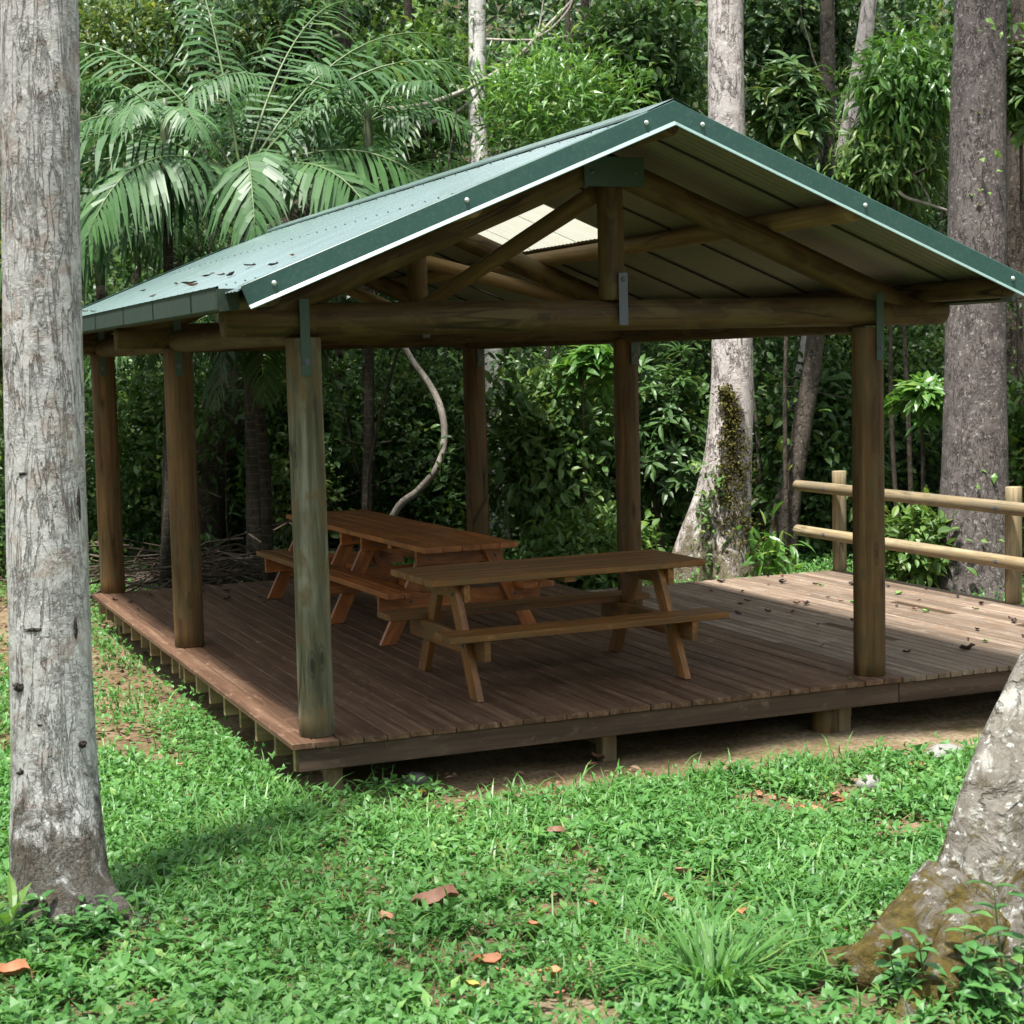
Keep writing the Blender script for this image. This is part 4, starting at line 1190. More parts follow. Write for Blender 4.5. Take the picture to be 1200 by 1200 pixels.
def stems():
    V, T = [], []; b = 0; n = 5
    for k in range(120):
        d = rng.uniform(19.6, 26); t = rng.uniform(-.34, .34) * d
        x_ = CAM[0] + .379 * d + .925 * t; y_ = CAM[1] + .925 * d - .379 * t
        if x_ < 7.4 and y_ < 7.8: continue
        p = np.array([x_, y_, float(gz(x_, y_)) - .05]); up_ = k % 3
        if up_ == 2: p[2] += rng.uniform(1.0, 6.0)
        dirv = np.array([rng.normal() * .12, rng.normal() * .12, 1.0]) if up_ < 2 else np.array([rng.normal(), rng.normal() * .5, rng.normal() * .5])
        ln = rng.uniform(2, 8) if up_ < 2 else rng.uniform(1, 2.6); r0 = rng.uniform(.008, .03) if up_ < 2 else rng.uniform(.006, .014)
        m = 9; u = unit(dirv)
        for i in range(m):
            sd = unit(np.cross(u, [0.3, .9, .1])); w = np.cross(sd, u); r = r0 * (1 - .7 * i / m)
            for q in range(n):
                an = q * 6.283 / n; V.append(p + (sd * math.cos(an) + w * math.sin(an)) * r)
            u = unit(u + rng.normal(size=3) * .10); p = p + u * ln / m
        for i in range(m - 1):
            for q in range(n):
                a0 = b + i * n + q; a1 = b + i * n + (q + 1) % n
                T += [[a0, a1, a1 + n], [a0, a1 + n, a0 + n]]
        b += m * n
    tag(link('tangled_stems', fast_mesh('tangled_stems', np.array(V), np.array(T), smooth_faces=True), B_TWIG2), kind='stuff')
stems()

# brush pile of fallen fronds and sticks
def sticks():
    parts = []
    mb_v, mb_t, b = [], [], 0
    for k in range(230):
        c = gp(235 + rng.normal() * 75, 640, 19.0 + rng.normal() * .6)
        c[2] += abs(rng.normal()) * .28 * math.exp(-((k % 7) / 9))
        a = rng.random() * 6.28; l = .3 + rng.random() * .9
        d = np.array([math.cos(a), math.sin(a), rng.normal() * .25]); d = unit(d)
        me = None
        pts = [c - d * l, c + np.array([0, 0, .05 + rng.random() * .12]), c + d * l]
        r = .006 + rng.random() * .014
        n = 5
        sd = unit(np.cross(d, [0, 0, 1.0])); up_ = np.cross(sd, d)
        for i, p in enumerate(pts):
            for q in range(n):
                an = q * 6.283 / n
                mb_v.append(p + (sd * math.cos(an) + up_ * math.sin(an)) * r * (1 - .3 * i))
        for i in range(2):
            for q in range(n):
                a0 = b + i * n + q; a1 = b + i * n + (q + 1) % n
                mb_t += [[a0, a1, a1 + n], [a0, a1 + n, a0 + n]]
        b += 3 * n
    me = fast_mesh('brush_pile', np.array(mb_v), np.array(mb_t), smooth_faces=True)
    tag(link('brush_pile', me, B_DEAD), kind='stuff')
sticks()

# ------------------------------------------------------------------ lawn
def unproj_ground(px_, py_):
    d = at(px_, py_, 1.0) - CAM; t = 4.0
    for k in range(60):
        p = CAM + d * t; t += (p[2] - gz(p[0], p[1])) * 1.5
    return CAM + d * t
BARE = [(unproj_ground(px_, py_), r) for px_, py_, r in ((190, 888, .28), (185, 775, .3), (165, 745, .35), (215, 815, .2), (900, 945, .32), (960, 955, .28), (1060, 972, .3), (600, 1080, .20), (560, 1118, .22), (660, 1072, .2), (690, 1190, .2), (700, 1045, .16), (830, 1045, .16), (470, 1135, .14), (750, 1110, .2), (520, 1185, .14), (620, 1150, .14), (640, 1030, .12), (1010, 935, .2), (20, 1165, .12), (960, 1180, .2))]
def lawn_density(X, Y):
    P = np.stack([X, Y, 0 * X], -1)
    d = np.ones(len(X))
    for c, r in BARE:
        q = np.hypot((X - c[0]), (Y - c[1])) / r
        d = np.minimum(d, .06 + .94 * smooth(.55, 1.25, q + (fbm(P, 5, 77, 3) - .45) * .9))
    # sandy strip in front of the deck and bare soil under it
    nz = (fbm(P, 2.2, 31, 3) - .45) * .7
    front = smooth(-.62, -.95, Y + nz + .16 * smooth(3.5, 4.5, X))
    inx = smooth(.25, .7, X + nz)
    d = d * (1 - inx * (1 - front))
    inside = (X > -.18) & (Y > -.14)
    d[inside] = 0
    d[(X > -.35) & (X <= -.18) & (Y > 1.5)] *= .15
    d *= .45 + .75 * smooth(.36, .56, fbm(P, 1.6, 41, 3))
    return np.clip(d, 0, 1)
def sample(n, s0, s1):
    n = int(n * 1.6)
    s_ = s0 + (s1 - s0) * rng.random(n); d = s_ + 9.97
    t = (rng.random(n) * 2 - 1) * (.33 * d + 2.8)
    X = CAM[0] + .379 * d + .925 * t; Y = CAM[1] + .925 * d - .379 * t
    return X, Y, s_
def lawn():
    parts = []
    # leafy creeping plants: pairs and whorls of small oval leaves on short stems
    X, Y, s_ = sample(27000, -6.6, .8)
    dens = lawn_density(X, Y)
    keep = rng.random(len(X)) < dens * np.clip(1.25 - (s_ + 6) * .03, .5, 1)
    X, Y = X[keep], Y[keep]
    P0 = np.stack([X, Y, gz(X, Y)], -1)
    hn = fbm(P0, 1.1, 51, 3)
    h = .015 + .085 * rng.random(len(X)) * (hn / .45)
    P0[:, 2] += h
    per = 6; idx = np.repeat(np.arange(len(X)), per); m = len(idx)
    a = np.tile(np.arange(per) * 2.4, len(X)) + np.repeat(rng.random(len(X)) * 6.28, per)
    lift = np.tile(np.array([-.1, 0, .25, .35, .7, .9]), len(X)) + rng.normal(size=m) * .2
    D = np.stack([np.cos(a), np.sin(a), lift], -1)
    drop = np.tile(np.array([.8, .8, .45, .45, .08, 0.0]), len(X))
    P = P0[idx].copy(); P[:, 2] -= drop * h[idx]
    sz = (.033 + .032 * rng.random(len(X))) * (.8 + .6 * (fbm(P0, .8, 61, 2)))
    L = sz[idx] * (.7 + .6 * rng.random(m)); Wd = L * (.42 + .18 * rng.random(m))
    N = unit(np.array([0, 0, 1.0]) + rng.normal(size=(m, 3)) * .35)
    base_t = np.clip(-.05 + 1.25 * fbm(P0, 1.9, 71, 3) + rng.normal(size=len(X)) * .13, 0, .9)
    tint = np.clip(base_t[idx] + rng.normal(size=m) * .12, 0, .92)
    tint[rng.random(m) < .015] = 1.0
    parts.append(leaf_small(P + unit(D) * L[:, None] * .1, D, N, L, Wd, tint, .15))
    tag(foliage('ground_cover', merge(parts), L_GROUND, None, (0, 0, 0)), kind='stuff')
    # scattered broad-leaved weeds
    X, Y, s_ = sample(3200, -6.4, .2)
    k_ = rng.random(len(X)) < lawn_density(X, Y); X, Y = X[k_], Y[k_]
    P0 = np.stack([X, Y, gz(X, Y) + .03 + .05 * rng.random(len(X))], -1)
    per = 7; idx = np.repeat(np.arange(len(X)), per); m = len(idx)
    a = np.tile(np.arange(per) * 2.4, len(X)) + np.repeat(rng.random(len(X)) * 6.28, per)
    D = np.stack([np.cos(a), np.sin(a), np.tile(np.linspace(.05, .9, per), len(X)) + rng.normal(size=m) * .15], -1)
    sz = .045 + .055 * rng.random(len(X)) ** 2
    geo = leaf_big(P0[idx], D, unit(np.array([0, 0, 1.0]) + rng.normal(size=(m, 3)) * .25), sz[idx] * (.7 + .5 * rng.random(m)), sz[idx] * (.30 + .12 * rng.random(m)), np.clip(np.repeat(.15 + .7 * rng.random(len(X)), per) + rng.normal(size=m) * .1, 0, .9), .3)
    tag(foliage('broad_leaved_weeds', geo, L_GROUND, None, (0, 0, 0)), kind='stuff')
    # longer grass in drifts
    gx, gy = [], []
    for (px_, py_, n_, sp) in ((350, 950, 160, .35), (640, 950, 220, .45), (820, 1120, 320, .32), (300, 1000, 120, .3), (880, 900, 200, .35), (200, 830, 160, .3), (560, 990, 120, .4), (150, 960, 80, .2), (930, 1060, 80, .25)):
        c = unproj_ground(px_, py_); gx.append(c[0] + rng.normal(size=n_) * sp); gy.append(c[1] + rng.normal(size=n_) * sp)
    gx = np.concatenate(gx); gy = np.concatenate(gy); k_ = rng.random(len(gx)) < lawn_density(gx, gy)
    blades(gx[k_], gy[k_], 3, .10, .26, .0055, 'grass', 'stuff', lean=.8)
    # dead stems and straw between the plants
    X, Y, s_ = sample(2200, -6.4, .2)
    blades(X, Y, 1, .04, .16, .003, 'dry_straw', 'stuff', lean=2.2, mat=L_LITTER)
    # broken dry leaves lying between the plants
    X, Y, s_ = sample(3600, -6.4, .4)
    k_ = fbm(np.stack([X, Y, 0 * X], -1), 1.2, 97, 3) > .42
    P = np.stack([X, Y, gz(X, Y) + .012 + .035 * rng.random(len(X))], -1)[k_]
    m = len(P); a = rng.random(m) * 6.28
    geo = leaf_big(P, np.stack([np.cos(a), np.sin(a), rng.normal(size=m) * .25], -1), unit(np.array([0, 0, 1.0]) + rng.normal(size=(m, 3)) * .4), .03 + .045 * rng.random(m), .022 + .012 * rng.random(m), rng.random(m), .35)
    tag(foliage('leaf_litter', geo, L_LITTER, None, (0, 0, 0)), kind='stuff')
    # round clover-like leaves beside the deck corner
    c0 = unproj_ground(270, 880); c1 = unproj_ground(330, 905); c2 = unproj_ground(235, 850)
    pts = np.concatenate([np.stack([c[0] + rng.normal(size=420) * .22, c[1] + rng.normal(size=420) * .22], -1) for c in (c0, c1, c2)])
    pts = pts[~((pts[:, 0] > -.15) & (pts[:, 1] > -.12))]
    n = len(pts)
    P = np.stack([pts[:, 0], pts[:, 1], gz(pts[:, 0], pts[:, 1]) + .03 + .06 * rng.random(n)], -1)
    a = rng.random(n) * 6.28
    parts = []
    for k in range(3):
        D = np.stack([np.cos(a + k * 2.1), np.sin(a + k * 2.1), .05 + 0 * a], -1)
        parts.append(leaf_small(P, D, unit(np.array([0, 0, 1.0]) + rng.normal(size=(n, 3)) * .2), .022 + .012 * rng.random(n), .026, np.clip(.55 + rng.normal(size=n) * .15, 0, .9), .05))
    tag(foliage('clover', merge(parts), L_GROUND, None, (0, 0, 0)), kind='stuff')
    # grass blades
    X, Y, s_ = sample(26000, -6.4, 1.2)
    P0 = np.stack([X, Y, 0 * X], -1)
    g = fbm(P0, .9, 88, 3)
    keep = rng.random(len(X)) < lawn_density(X, Y) * (.18 + smooth(.38, .55, g + .10 * smooth(-2.8, -1.5, s_)))
    X, Y = X[keep], Y[keep]
    blades(X, Y, 2, .05, .17, .005, 'grass', 'stuff')
    rear_cover()
def rear_cover():
    # patchy herbs and grass on the ground beside and behind the deck
    n = 30000
    d = 9 + 14 * rng.random(n); t = (rng.random(n) * 2 - 1) * (.36 * d + 2.2)
    X = CAM[0] + .379 * d + .925 * t; Y = CAM[1] + .925 * d - .379 * t
    P = np.stack([X, Y, gz(X, Y)], -1)
    out = ~(((X > -.2) & (X < 4.05) & (Y > -1.4) & (Y < 7.35)) | ((X >= 4.0) & (X < 7.0) & (Y > -1.6) & (Y < 4.95)))
    path = .25 + .75 * smooth(.22, .6, np.abs(X + .75 + .25 * np.sin(Y * 1.3)) + (fbm(P, 1.4, 91, 3) - .45) * .8)
    keep = out & (rng.random(n) < path * smooth(.28, .46, fbm(P, .75, 92, 3) + .05))
    P = P[keep]; P[:, 2] += .02 + .10 * rng.random(len(P))
    tint = np.clip(.2 + .7 * fbm(P, 1.2, 93, 3) + rng.normal(size=len(P)) * .1, 0, .9)
    geo = clusters_to_leaves(P, np.tile([0, 0, 1.0], (len(P), 1)), 'small', .058, 6, tint, .02)
    tag(foliage('ground_cover', geo, L_GROUND, None, (0, 0, 0)), kind='stuff')
    k2 = rng.random(len(P)) < .25
    blades(P[k2, 0], P[k2, 1], 3, .08, .22, .005, 'grass', 'stuff')
    # litter of dry leaves
    n = 9000
    d = 11.5 + 11 * rng.random(n); t = (rng.random(n) * 2 - 1) * (.36 * d + 2.2)
    X = CAM[0] + .379 * d + .925 * t; Y = CAM[1] + .925 * d - .379 * t
    out = ~(((X > -.2) & (X < 4.05) & (Y > -.2) & (Y < 7.35)) | ((X >= 4.0) & (X < 7.0) & (Y > -.3) & (Y < 4.95)))
    P = np.stack([X, Y, gz(X, Y) + .015], -1)[out]
    m = len(P); a = rng.random(m) * 6.28
    geo = leaf_small(P, np.stack([np.cos(a), np.sin(a), rng.normal(size=m) * .2], -1), unit(np.array([0, 0, 1.0]) + rng.normal(size=(m, 3)) * .35), .05 + .06 * rng.random(m), .04, rng.random(m), .2)
    tag(foliage('leaf_litter', geo, L_LITTER, None, (0, 0, 0)), kind='stuff')
def blades(X, Y, per, h0, h1, wd, name, kind=None, parent=None, base=(0, 0, 0), lean=.55, mat=None, spread=.02):
    n0 = len(X); X = np.repeat(X, per) + rng.normal(size=n0 * per) * spread; Y = np.repeat(Y, per) + rng.normal(size=n0 * per) * spread
    n = len(X)
    B = np.stack([X, Y, gz(X, Y) - .01], -1)
    a = rng.random(n) * 6.28
    if name == 'blade':
        a = np.arctan2(Y - base[1], X - base[0]) + rng.normal(size=n) * .35
    h = h0 + (h1 - h0) * rng.random(n) ** 1.5
    ln = lean * (.3 + rng.random(n))
    dirx = np.stack([np.cos(a), np.sin(a), 0 * a], -1); sd = np.stack([-np.sin(a), np.cos(a), 0 * a], -1)
    w = wd * (.7 + .6 * rng.random(n))[:, None]
    rows = []
    for u, ww in ((0, .8), (.4, 1.0), (.75, .7)):
        c = B + dirx * (h * ln * u * u * 1.2)[:, None] + np.array([0, 0, 1.0]) * (h * (u - .28 * ln * u * u))[:, None]
        rows += [c - sd * w * ww, c + sd * w * ww]
    rows.append(B + dirx * (h * ln * 1.25)[:, None] + np.array([0, 0, 1.0]) * (h * (1 - .38 * ln))[:, None])
    V = np.stack(rows, 1).reshape(-1, 3)
    b = (np.arange(n) * 7)[:, None, None]
    T = (b + np.array([[0, 1, 3], [0, 3, 2], [2, 3, 5], [2, 5, 4], [4, 5, 6]])[None]).reshape(-1, 3)
    C = np.repeat(np.clip(.5 + rng.normal(size=n) * .25, 0, .95), 7)
    o = foliage(name, (V, T, C), mat or L_GRASS, parent, base)
    if kind: tag(o, kind=kind)
    return o
lawn()
for k, (px_, py_, lab, n_, hh) in enumerate(((835, 1165, 'tall bright grass tuft at the bottom right of the lawn', 150, .36), (800, 1120, 'grass tuft left of the tall bright tuft in the foreground', 60, .22), (330, 950, 'arching grass tuft on the lawn near the corner of the deck', 60, .20), (275, 985, 'thin grass tuft beside the pale tree on the lawn', 40, .2),
                                       (195, 1040, 'grass tuft at the foot of the pale tree', 30, .2), (640, 965, 'grass tuft in the middle of the lawn', 45, .14), (925, 905, 'grass tuft before the sandy strip near the front right post', 70, .16), (760, 930, 'grass tuft before the sandy strip below the front table', 60, .14))):
    c = unproj_ground(px_, py_)
    e = empty('grass_tuft', tuple(c), lab, 'grass tuft', 'grass tufts on the lawn')
    o = blades(np.full(n_, c[0]), np.full(n_, c[1]), 1, hh * .5, hh, .0085 if hh > .3 else .006, 'blade', None, e, tuple(c), lean=.95, spread=.05 if hh < .3 else .085)
    o['kind'] = 'stuff'

# seedlings with glossy oval leaves
def seedling(label, c, n_st, h, L, spread, seed, mat=L_SEED, group='leafy seedlings in the foreground', up0=0.0, slim=.48):
    r_ = np.random.default_rng(seed)
    e = empty('seedling', tuple(c), label, 'seedling', group)
    P, D, T = [], [], []
    for k in range(n_st):
        b = np.array([c[0] + r_.normal() * spread, c[1] + r_.normal() * spread, 0]); b[2] = float(gz(b[0], b[1])) - .02
        top = b + np.array([r_.normal() * .05, r_.normal() * .05, h * (.6 + .6 * r_.random())])
        tube('stem', [b, b * .5 + top * .5 + r_.normal(size=3) * .012, top], [.005, .004, .002], L_RACHIS, e, n=6, sub=4)
        for lv in range(4):
            u = .4 + .2 * lv
            a0 = r_.random() * 6.28
            for q in range(2):
                a = a0 + q * math.pi + r_.normal() * .3
                P.append(b * (1 - u) + top * u); D.append([math.cos(a), math.sin(a), up0 + .1 + .5 * (u - .3) + r_.normal() * .15]); T.append(np.clip(.3 + .5 * u + r_.normal() * .15, 0, 1))
    P = np.array(P); n = len(P)
    geo = leaf_big(P, np.array(D), unit(np.array([0, 0, 1.0]) + r_.normal(size=(n, 3)) * .2), L * (.75 + .5 * r_.random(n)), L * slim, np.array(T), .3)
    # leaves are parts of the seedling
    V, Tt, C = geo
    for k in range(n):
        foliage('leaf', (V[k * 11:(k + 1) * 11], Tt[k * 12:(k + 1) * 12] - k * 11, C[k * 11:(k + 1) * 11]), mat, e, P[k])
for k, (px_, py_, lab, ns, h, L, sp) in enumerate((
        (1120, 1190, 'glossy seedlings at the foot of the mossy tree, bottom right', 7, .26, .075, .12),
        (1185, 1175, 'tall glossy seedling against the mossy trunk at the right edge', 4, .40, .085, .07),
        (1060, 1180, 'small glossy seedlings in front of the spreading root', 5, .18, .06, .08),
        (1165, 1200, 'cluster of oval-leaved seedlings in the bottom right corner', 6, .2, .07, .08),
        (18, 1112, 'glossy seedlings at the foot of the pale tree, far left', 11, .19, .062, .11),
        (128, 1098, 'glossy seedlings at the foot of the pale tree, right side of its base', 9, .16, .055, .09),
        (72, 1118, 'low glossy seedlings in front of the pale tree', 11, .16, .058, .11),
        (390, 905, 'small seedling beside the front corner of the deck', 3, .14, .045, .05),
        (450, 925, 'small seedling left of the grey stone under the deck edge', 2, .14, .04, .03),
        (620, 1125, 'low seedling in the middle of the foreground', 3, .08, .05, .05))):
    c = unproj_ground(px_, py_)
    seedling(lab, c, ns + 1, h, L * 1.15, sp, 200 + k)
c = at(-14, 985, 6.9); c[2] = float(gz(c[0], c[1]))
seedling('bright strap-leaved plant at the left edge beside the pale trunk', c, 3, .34, .20, .05, 260, L_BRIGHT, up0=.7, slim=.2)

# ------------------------------------------------------------------ fallen leaves, stones
def leaf_obj(name, c, L, Wd, a, mat, label, group, curl=.3, lift=.0):
    r_ = np.random.default_rng(int(abs(c[0] * 1000) + abs(c[1] * 7000)))
    us = (0, .14, .38, .66, .88, 1.0); ws = (.02, .32, .5, .42, .2, .0)
    V = []; F = []
    for u, w in zip(us, ws):
        z0 = curl * L * ((u - .5) ** 2) * 1.4
        for v in (-1, -.5, 0, .5, 1):
            V.append(((u - .5) * L + (r_.random() - .5) * L * .05, v * w * Wd * (.85 + .3 * r_.random()), z0 + curl * Wd * .9 * abs(v) ** 1.6 * (.6 + .4 * r_.random()) * (w > .1) + .003 + (r_.random() - .5) * L * .09))
    for i in range(5):
        for k in range(4):
            F.append((i * 5 + k, (i + 1) * 5 + k, (i + 1) * 5 + k + 1, i * 5 + k + 1))
    # petiole
    b = len(V)
    V += [(-.5 * L, -.002, .004), (-.5 * L, .002, .004), (-.68 * L, .004, .012), (-.68 * L, .0, .012)]
    F.append((b, b + 1, b + 2, b + 3))
    me = MB().add(V, F, True).mesh(name)
    M = Matrix.Translation((c[0], c[1], c[2] + lift)) @ Euler((r_.normal() * .12, r_.normal() * .12, a)).to_matrix().to_4x4()
    o = link(name, me, mat, None, M)
    return tag(o, label, 'leaf', group)
GL = 'fallen leaves on the lawn'
for px_, py_, L, Wd, mt, lab in ((512, 1080, .17, .10, F_BROWN, 'large curled brown leaf lying in the middle of the foreground lawn'),
                             (452, 1098, .07, .05, F_BROWN, 'small brown leaf just left of the large curled one'),
                             (652, 995, .09, .06, F_BROWN, 'folded brown leaf standing on the lawn at the centre'),
                             (572, 1153, .10, .06, F_ORANGE, 'orange leaf with curled tip near the bottom centre'),
                             (645, 1166, .08, .05, F_ORANGE, 'flat orange leaf right of the orange curled leaf'),
                             (628, 1108, .06, .05, F_ORANGE, 'small bright orange leaf beside a pale pebble'),
                             (553, 1180, .05, .035, F_YELLOW, 'small yellow leaf near the bottom edge'),
                             (780, 1076, .08, .05, F_ORANGE, 'orange leaf right of centre on the lawn'),
                             (800, 1043, .10, .05, F_BROWN, 'pale brown leaf on the lawn right of centre'),
                             (692, 1082, .09, .04, F_ORANGE, 'rusty leaf on the bare patch of the lawn'),
                             (950, 957, .12, .06, F_ORANGE, 'orange-red leaf on the bare patch right of centre'),
                             (985, 944, .07, .05, F_ORANGE, 'small orange leaf at the right end of the bare patch'),
                             (868, 1092, .05, .04, F_ORANGE, 'small orange leaf among the tall grass'),
                             (598, 877, .10, .06, F_RED, 'reddish leaf on the sand below the front table'),
                             (493, 934, .05, .04, F_YELLOW, 'small yellow leaf in front of the grey stone'),
                             (700, 893, .08, .05, F_BROWN, 'ochre leaf on the sand beside the square stump'),
                             (15, 1165, .11, .08, F_ORANGE, 'rust-red leaf in the bottom left corner'),
                             (132, 1070, .10, .03, F_BROWN, 'brown upright leaf right of the pale tree'),
                             (340, 930, .08, .05, F_ORANGE, 'brown-orange leaf below the corner of the deck'),
                             (1075, 905, .14, .06, F_ORANGE, 'tan leaf on the ground left of the mossy trunk')):
    leaf_obj('fallen_leaf', unproj_ground(px_, py_), L * 1.25, Wd * 1.25, (2.7 if L > .16 else rng.random() * 6.28), mt, lab, None, .42, .075 if py_ > 960 else .02)
GEN = []
for k in range(32):
    px_, py_ = rng.uniform(150, 1060), rng.uniform(925, 1195)
    GEN.append(leaf_obj('fallen_leaf', unproj_ground(px_, py_), .035 + .035 * rng.random(), .022 + .02 * rng.random(), rng.random() * 6.28, [F_BROWN, F_ORANGE, F_BROWN, F_RED][k % 4],
             ['tiny brown leaf', 'tiny orange leaf', 'tiny brown leaf', 'tiny reddish leaf'][k % 4], GL, .3, .03))
for k in range(24):
    c = unproj_ground(*[(190, 885), (900, 950), (170, 770), (960, 950), (700, 885)][k % 5]); c = c + np.array([rng.normal() * .22, rng.normal() * .22, 0]); c[2] = float(gz(c[0], c[1]))
    GEN.append(leaf_obj('fallen_leaf', c, .05 + .04 * rng.random(), .03 + .02 * rng.random(), rng.random() * 6.28, [F_BROWN, F_RED, F_DARK][k % 3], ['dry brown leaf on bare soil', 'dry reddish leaf on bare soil', 'dark dry leaf on bare soil'][k % 3], 'dry leaves on bare soil', .3, .012))
def un0(px_, py_):
    d = at(px_, py_, 1.0) - CAM; t = -CAM[2] / d[2]; return CAM + d * t
for px_, py_, L, mt, lab in ((1134, 762, .13, F_DARK, 'dark curled leaf clump on the deck right of the front right post'),
                             (845, 683, .09, F_DARK, 'dark crumpled leaf at the back edge of the deck beside the mottled trunk'),
                             (917, 684, .09, F_DARK, 'dark curled leaf on the pale boards near the corner railing post'),
                             (945, 709, .10, F_DARK, 'purplish dark leaf in the middle of the right-hand boards'),
                             (934, 708, .07, F_RED, 'pink-red leaf beside the purplish dark leaf'),
                             (917, 676, .06, F_RED, 'pink leaf at the back edge of the boards'),
                             (962, 687, .07, F_GREEN, 'green leaf on the boards before the corner railing post'),
                             (1002, 707, .09, F_GREEN, 'flat green leaf just left of the front right post'),
                             (1054, 697, .09, F_GREEN, 'bright green leaf just right of the front right post'),
                             (870, 694, .06, F_YELLOW, 'yellow-green leaf behind the end of the front bench'),
                             (1143, 715, .06, F_GREEN, 'green leaf beside the dark replaced board'),
                             (1085, 718, .07, F_GREEN, 'yellowing leaf on the right-hand boards'),
                             (1150, 709, .08, F_DARK, 'dark leaf cluster near the second railing post'),
                             (1155, 753, .06, F_GREEN, 'green and black leaf near the front edge at right'),
                             (997, 797, .05, F_GREEN, 'small green leaf left of the foot of the front right post'),
                             (1188, 730, .09, F_DARK, 'dark leaf at the end of the dark replaced board'),
                             (868, 709, .06, F_DARK, 'dark leaf beside the wet strip')):
    c = un0(px_, py_)
    leaf_obj('fallen_leaf', c, L, L * .55, rng.random() * 6.28, mt, lab, None, .5, .004)
for k in range(36):
    X = rng.uniform(4.1, 6.7); Y = rng.uniform(-.1, 4.8)
    GEN.append(leaf_obj('fallen_leaf', (X, Y, 0.0), .03 + .05 * rng.random(), .02 + .02 * rng.random(), rng.random() * 6.28, [F_DARK, F_DARK, F_BROWN][k % 3], ['small dark leaf', 'small blackish leaf', 'small dry brown leaf'][k % 3] + ' on the grey boards', 'small dry leaves on the deck', .5, .004))
for k in range(14):
    X = rng.uniform(-.1, 1.2); Y = rng.uniform(5.5, 7.2)
    GEN.append(leaf_obj('fallen_leaf', (X, Y, 0.0), .04 + .06 * rng.random(), .03, rng.random() * 6.28, F_DARK, 'dark leaf on the shaded brown boards', 'dark leaves at the back of the deck', .5, .004))
for k in range(14):
    Y = rng.uniform(-.5, 6.5); u = rng.uniform(1.7, 2.5) if k < 20 else rng.uniform(.4, 1.6)
    xx = CX - u
    GEN.append(leaf_obj('fallen_leaf', (xx, Y, rz(xx) + .012), .05 + .08 * rng.random(), .035, rng.random() * 6.28, F_DARK if k % 5 else F_BROWN, 'dark leaf on the roof' if k % 5 else 'brown leaf on the roof', 'leaf litter on the roof', .3))

def stone(label, c, r, mat, seed):
    n, m = 14, 9
    V = []; F = []
    for i in range(m + 1):
        th = math.pi * i / m
        for k in range(n):
            a = 2 * math.pi * k / n
            d = np.array([math.sin(th) * math.cos(a), math.sin(th) * math.sin(a), math.cos(th)])
            rr = 1 + (float(fbm(d[None] * 1.3, 1.0, seed, 3)[0]) - .45) * 1.1
            V.append(tuple(d * rr * np.array(r)))
    for i in range(m):
        for k in range(n): F.append((i * n + k, (i + 1) * n + k, (i + 1) * n + (k + 1) % n, i * n + (k + 1) % n))
    o = MB().add(V, F, True).build('stone', mat, None, Matrix.Translation(Vector(c)))
    tag(o, label, 'stone')
pale = [o for o in COL.objects if o.name == 'pale_tree'][0]
for k, (px_, py_, w_, h_, dd_) in enumerate(((28, 905, .030, .016, .02), (55, 868, .034, .012, .0), (22, 806, .030, .02, .02), (96, 872, .018, .016, .05), (48, 850, .026, .014, .0), (12, 335, .03, .02, .06), (42, 738, .045, .010, .0), (88, 735, .008, .05, .04), (92, 590, .007, .07, .05), (30, 555, .032, .008, .01))):
    n, m = 16, 9; V = []; F = []
    for i in range(m + 1):
        th = math.pi * i / m
        for q in range(n):
            a = 2 * math.pi * q / n
            d3 = np.array([math.sin(th) * math.cos(a), math.sin(th) * math.sin(a), math.cos(th)])
            rr = 1 + (float(fbm(d3[None] * 2.2, 1.0, 300 + k, 3)[0]) - .45) * 1.6
            V.append(tuple(_R * d3[0] * rr * w_ + np.array([_F[0], _F[1], 0]) * d3[1] * .011 + np.array([0, 0, 1]) * d3[2] * rr * h_))
    for i in range(m):
        for q in range(n): F.append((i * n + q, (i + 1) * n + q, (i + 1) * n + (q + 1) % n, i * n + (q + 1) % n))
    c = at(px_, py_, 7.6 - .172 + dd_)
    MB().add(V, F, True).build('scar', B_SCAR, pale, Matrix.Translation(Vector(c) + Vector(tuple(_F * .006))))
stone('rounded grey stone on the sand below the front edge of the deck', unproj_ground(487, 918) + np.array([0, 0, .02]), (.085, .06, .05), M_STONE, 1)
stone('grey stone in the grass before the front right post', unproj_ground(1018, 926) + np.array([0, 0, .03]), (.075, .06, .06), M_STONE, 2)
stone('pale stone at the bottom right corner below the seedlings', unproj_ground(1190, 1180) + np.array([0, 0, .03]), (.05, .05, .05), M_WSTONE, 3)
stone('small white pebble beside a bright orange leaf', unproj_ground(640, 1112) + np.array([0, 0, .02]), (.022, .018, .015), M_WSTONE, 4)
stone('flat grey stone beside the mossy trunk near the sandy strip', unproj_ground(1105, 890) + np.array([0, 0, .03]), (.12, .09, .06), M_STONE, 5)

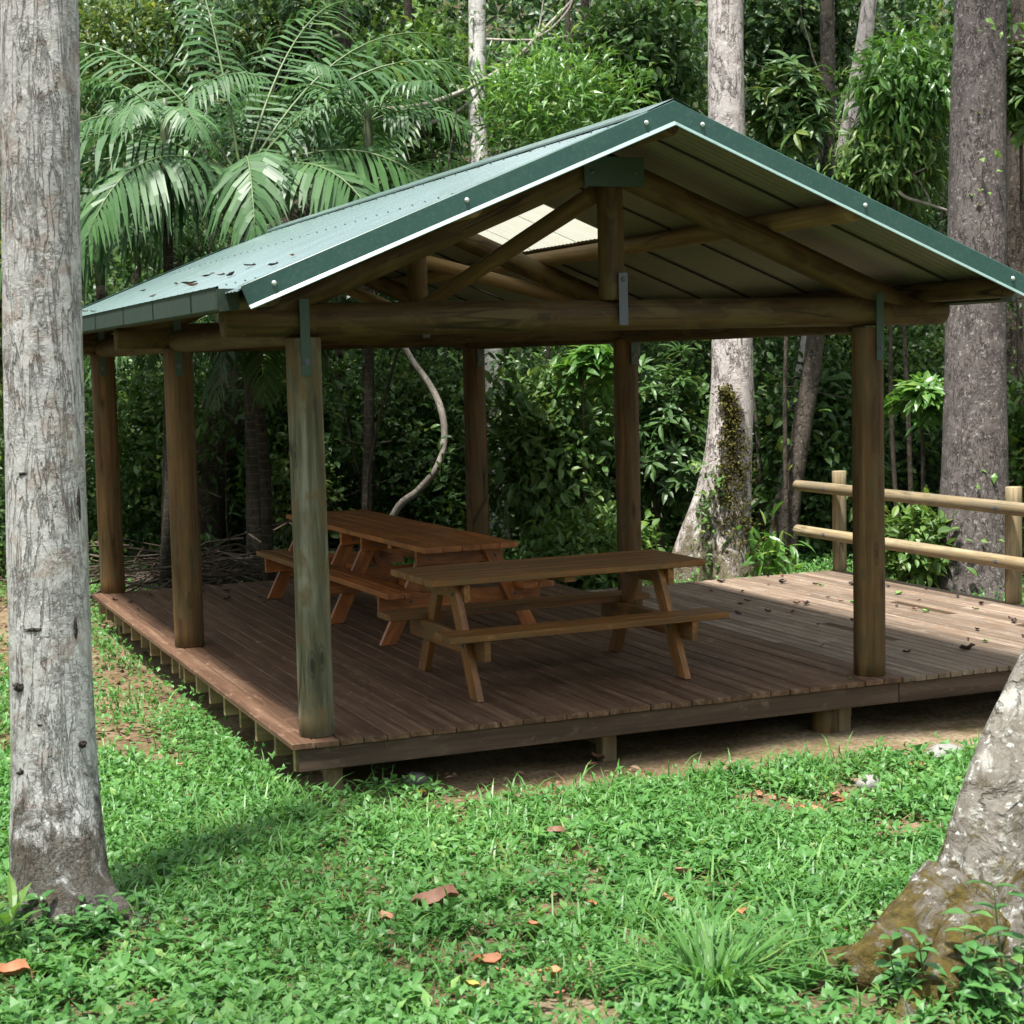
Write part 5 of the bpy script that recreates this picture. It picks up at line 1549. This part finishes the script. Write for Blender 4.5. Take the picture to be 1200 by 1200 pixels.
# single out the small leaves by what lies next to them
ORD = ['', 'second ', 'third ', 'fourth ', 'fifth ', 'sixth ', 'seventh ', 'eighth ', 'ninth ', 'tenth ', 'eleventh ', 'twelfth ']
ANCH = {'fallen leaves on the lawn': [('the pale tree', unproj_ground(72, 1050)), ('the large curled brown leaf', unproj_ground(512, 1080)), ('the tall bright grass tuft', unproj_ground(835, 1165)), ('the spreading mossy root', unproj_ground(980, 1125)), ('the deck corner', unproj_ground(345, 925)), ('the folded brown leaf', unproj_ground(652, 995)), ('the grey stone in the grass', unproj_ground(1018, 926)), ('the orange curled leaf', unproj_ground(572, 1153))],
        'dry leaves on bare soil': [('the pale tree', unproj_ground(72, 1050)), ('the square stump', unproj_ground(735, 892)), ('the grey stone in the grass', unproj_ground(1018, 926)), ('the middle left post', np.array([0, D1, 0])), ('the tall bright grass tuft', unproj_ground(835, 1165)), ('the deck corner', unproj_ground(345, 925))],
        'small dry leaves on the deck': [('the corner railing post', np.array([XR, 4.8, 0])), ('the second railing post', np.array([XR, 2.13, 0])), ('the front right post', np.array([W, 0, 0])), ('the middle right post', np.array([W, D1, 0])), ('the curled leaf clump', un0(1134, 762)), ('the purplish dark leaf', un0(945, 709))],
        'dark leaves at the back of the deck': [('the back left post', np.array([0, D2, 0])), ('the furthest table', np.array([1.6, 6.2, 0]))],
        'leaf litter on the roof': [('the lower front corner', np.array([-.6, -.9, 2.6])), ('the middle of the eave', np.array([-.6, 3.5, 2.6])), ('the ridge end', np.array([CX, -.9, 3.6]))]}
rows_ = []
for o in GEN:
    p = np.array(o.location)
    q = min(ANCH[o['group']], key=lambda a: np.linalg.norm((a[1] - p)[:2]))
    v = p - q[1]; rr = v[:2] @ _R[:2]; ff = v[:2] @ np.array([.379, .925])
    dr = ('right of' if rr > 0 else 'left of') if abs(rr) > abs(ff) * .6 else ('behind' if ff > 0 else 'in front of')
    rows_.append((o['label'], dr, q[0], float(np.hypot(rr, ff)), o))
cnt = {}
for lab, dr, an, ds, o in sorted(rows_, key=lambda r: r[3]):
    lab = lab.replace('dry brown leaf on bare', 'dry leaf on bare').replace('dark dry leaf on bare', 'dark leaf on bare') if len((lab + dr + an).split()) > 13 else lab
    k = (lab, dr, an); n_ = cnt.get(k, 0); cnt[k] = n_ + 1
    o['label'] = (ORD[n_] + lab + ' ' + dr + ' ' + an) if n_ else ('nearest ' + lab + ' ' + dr + ' ' + an)
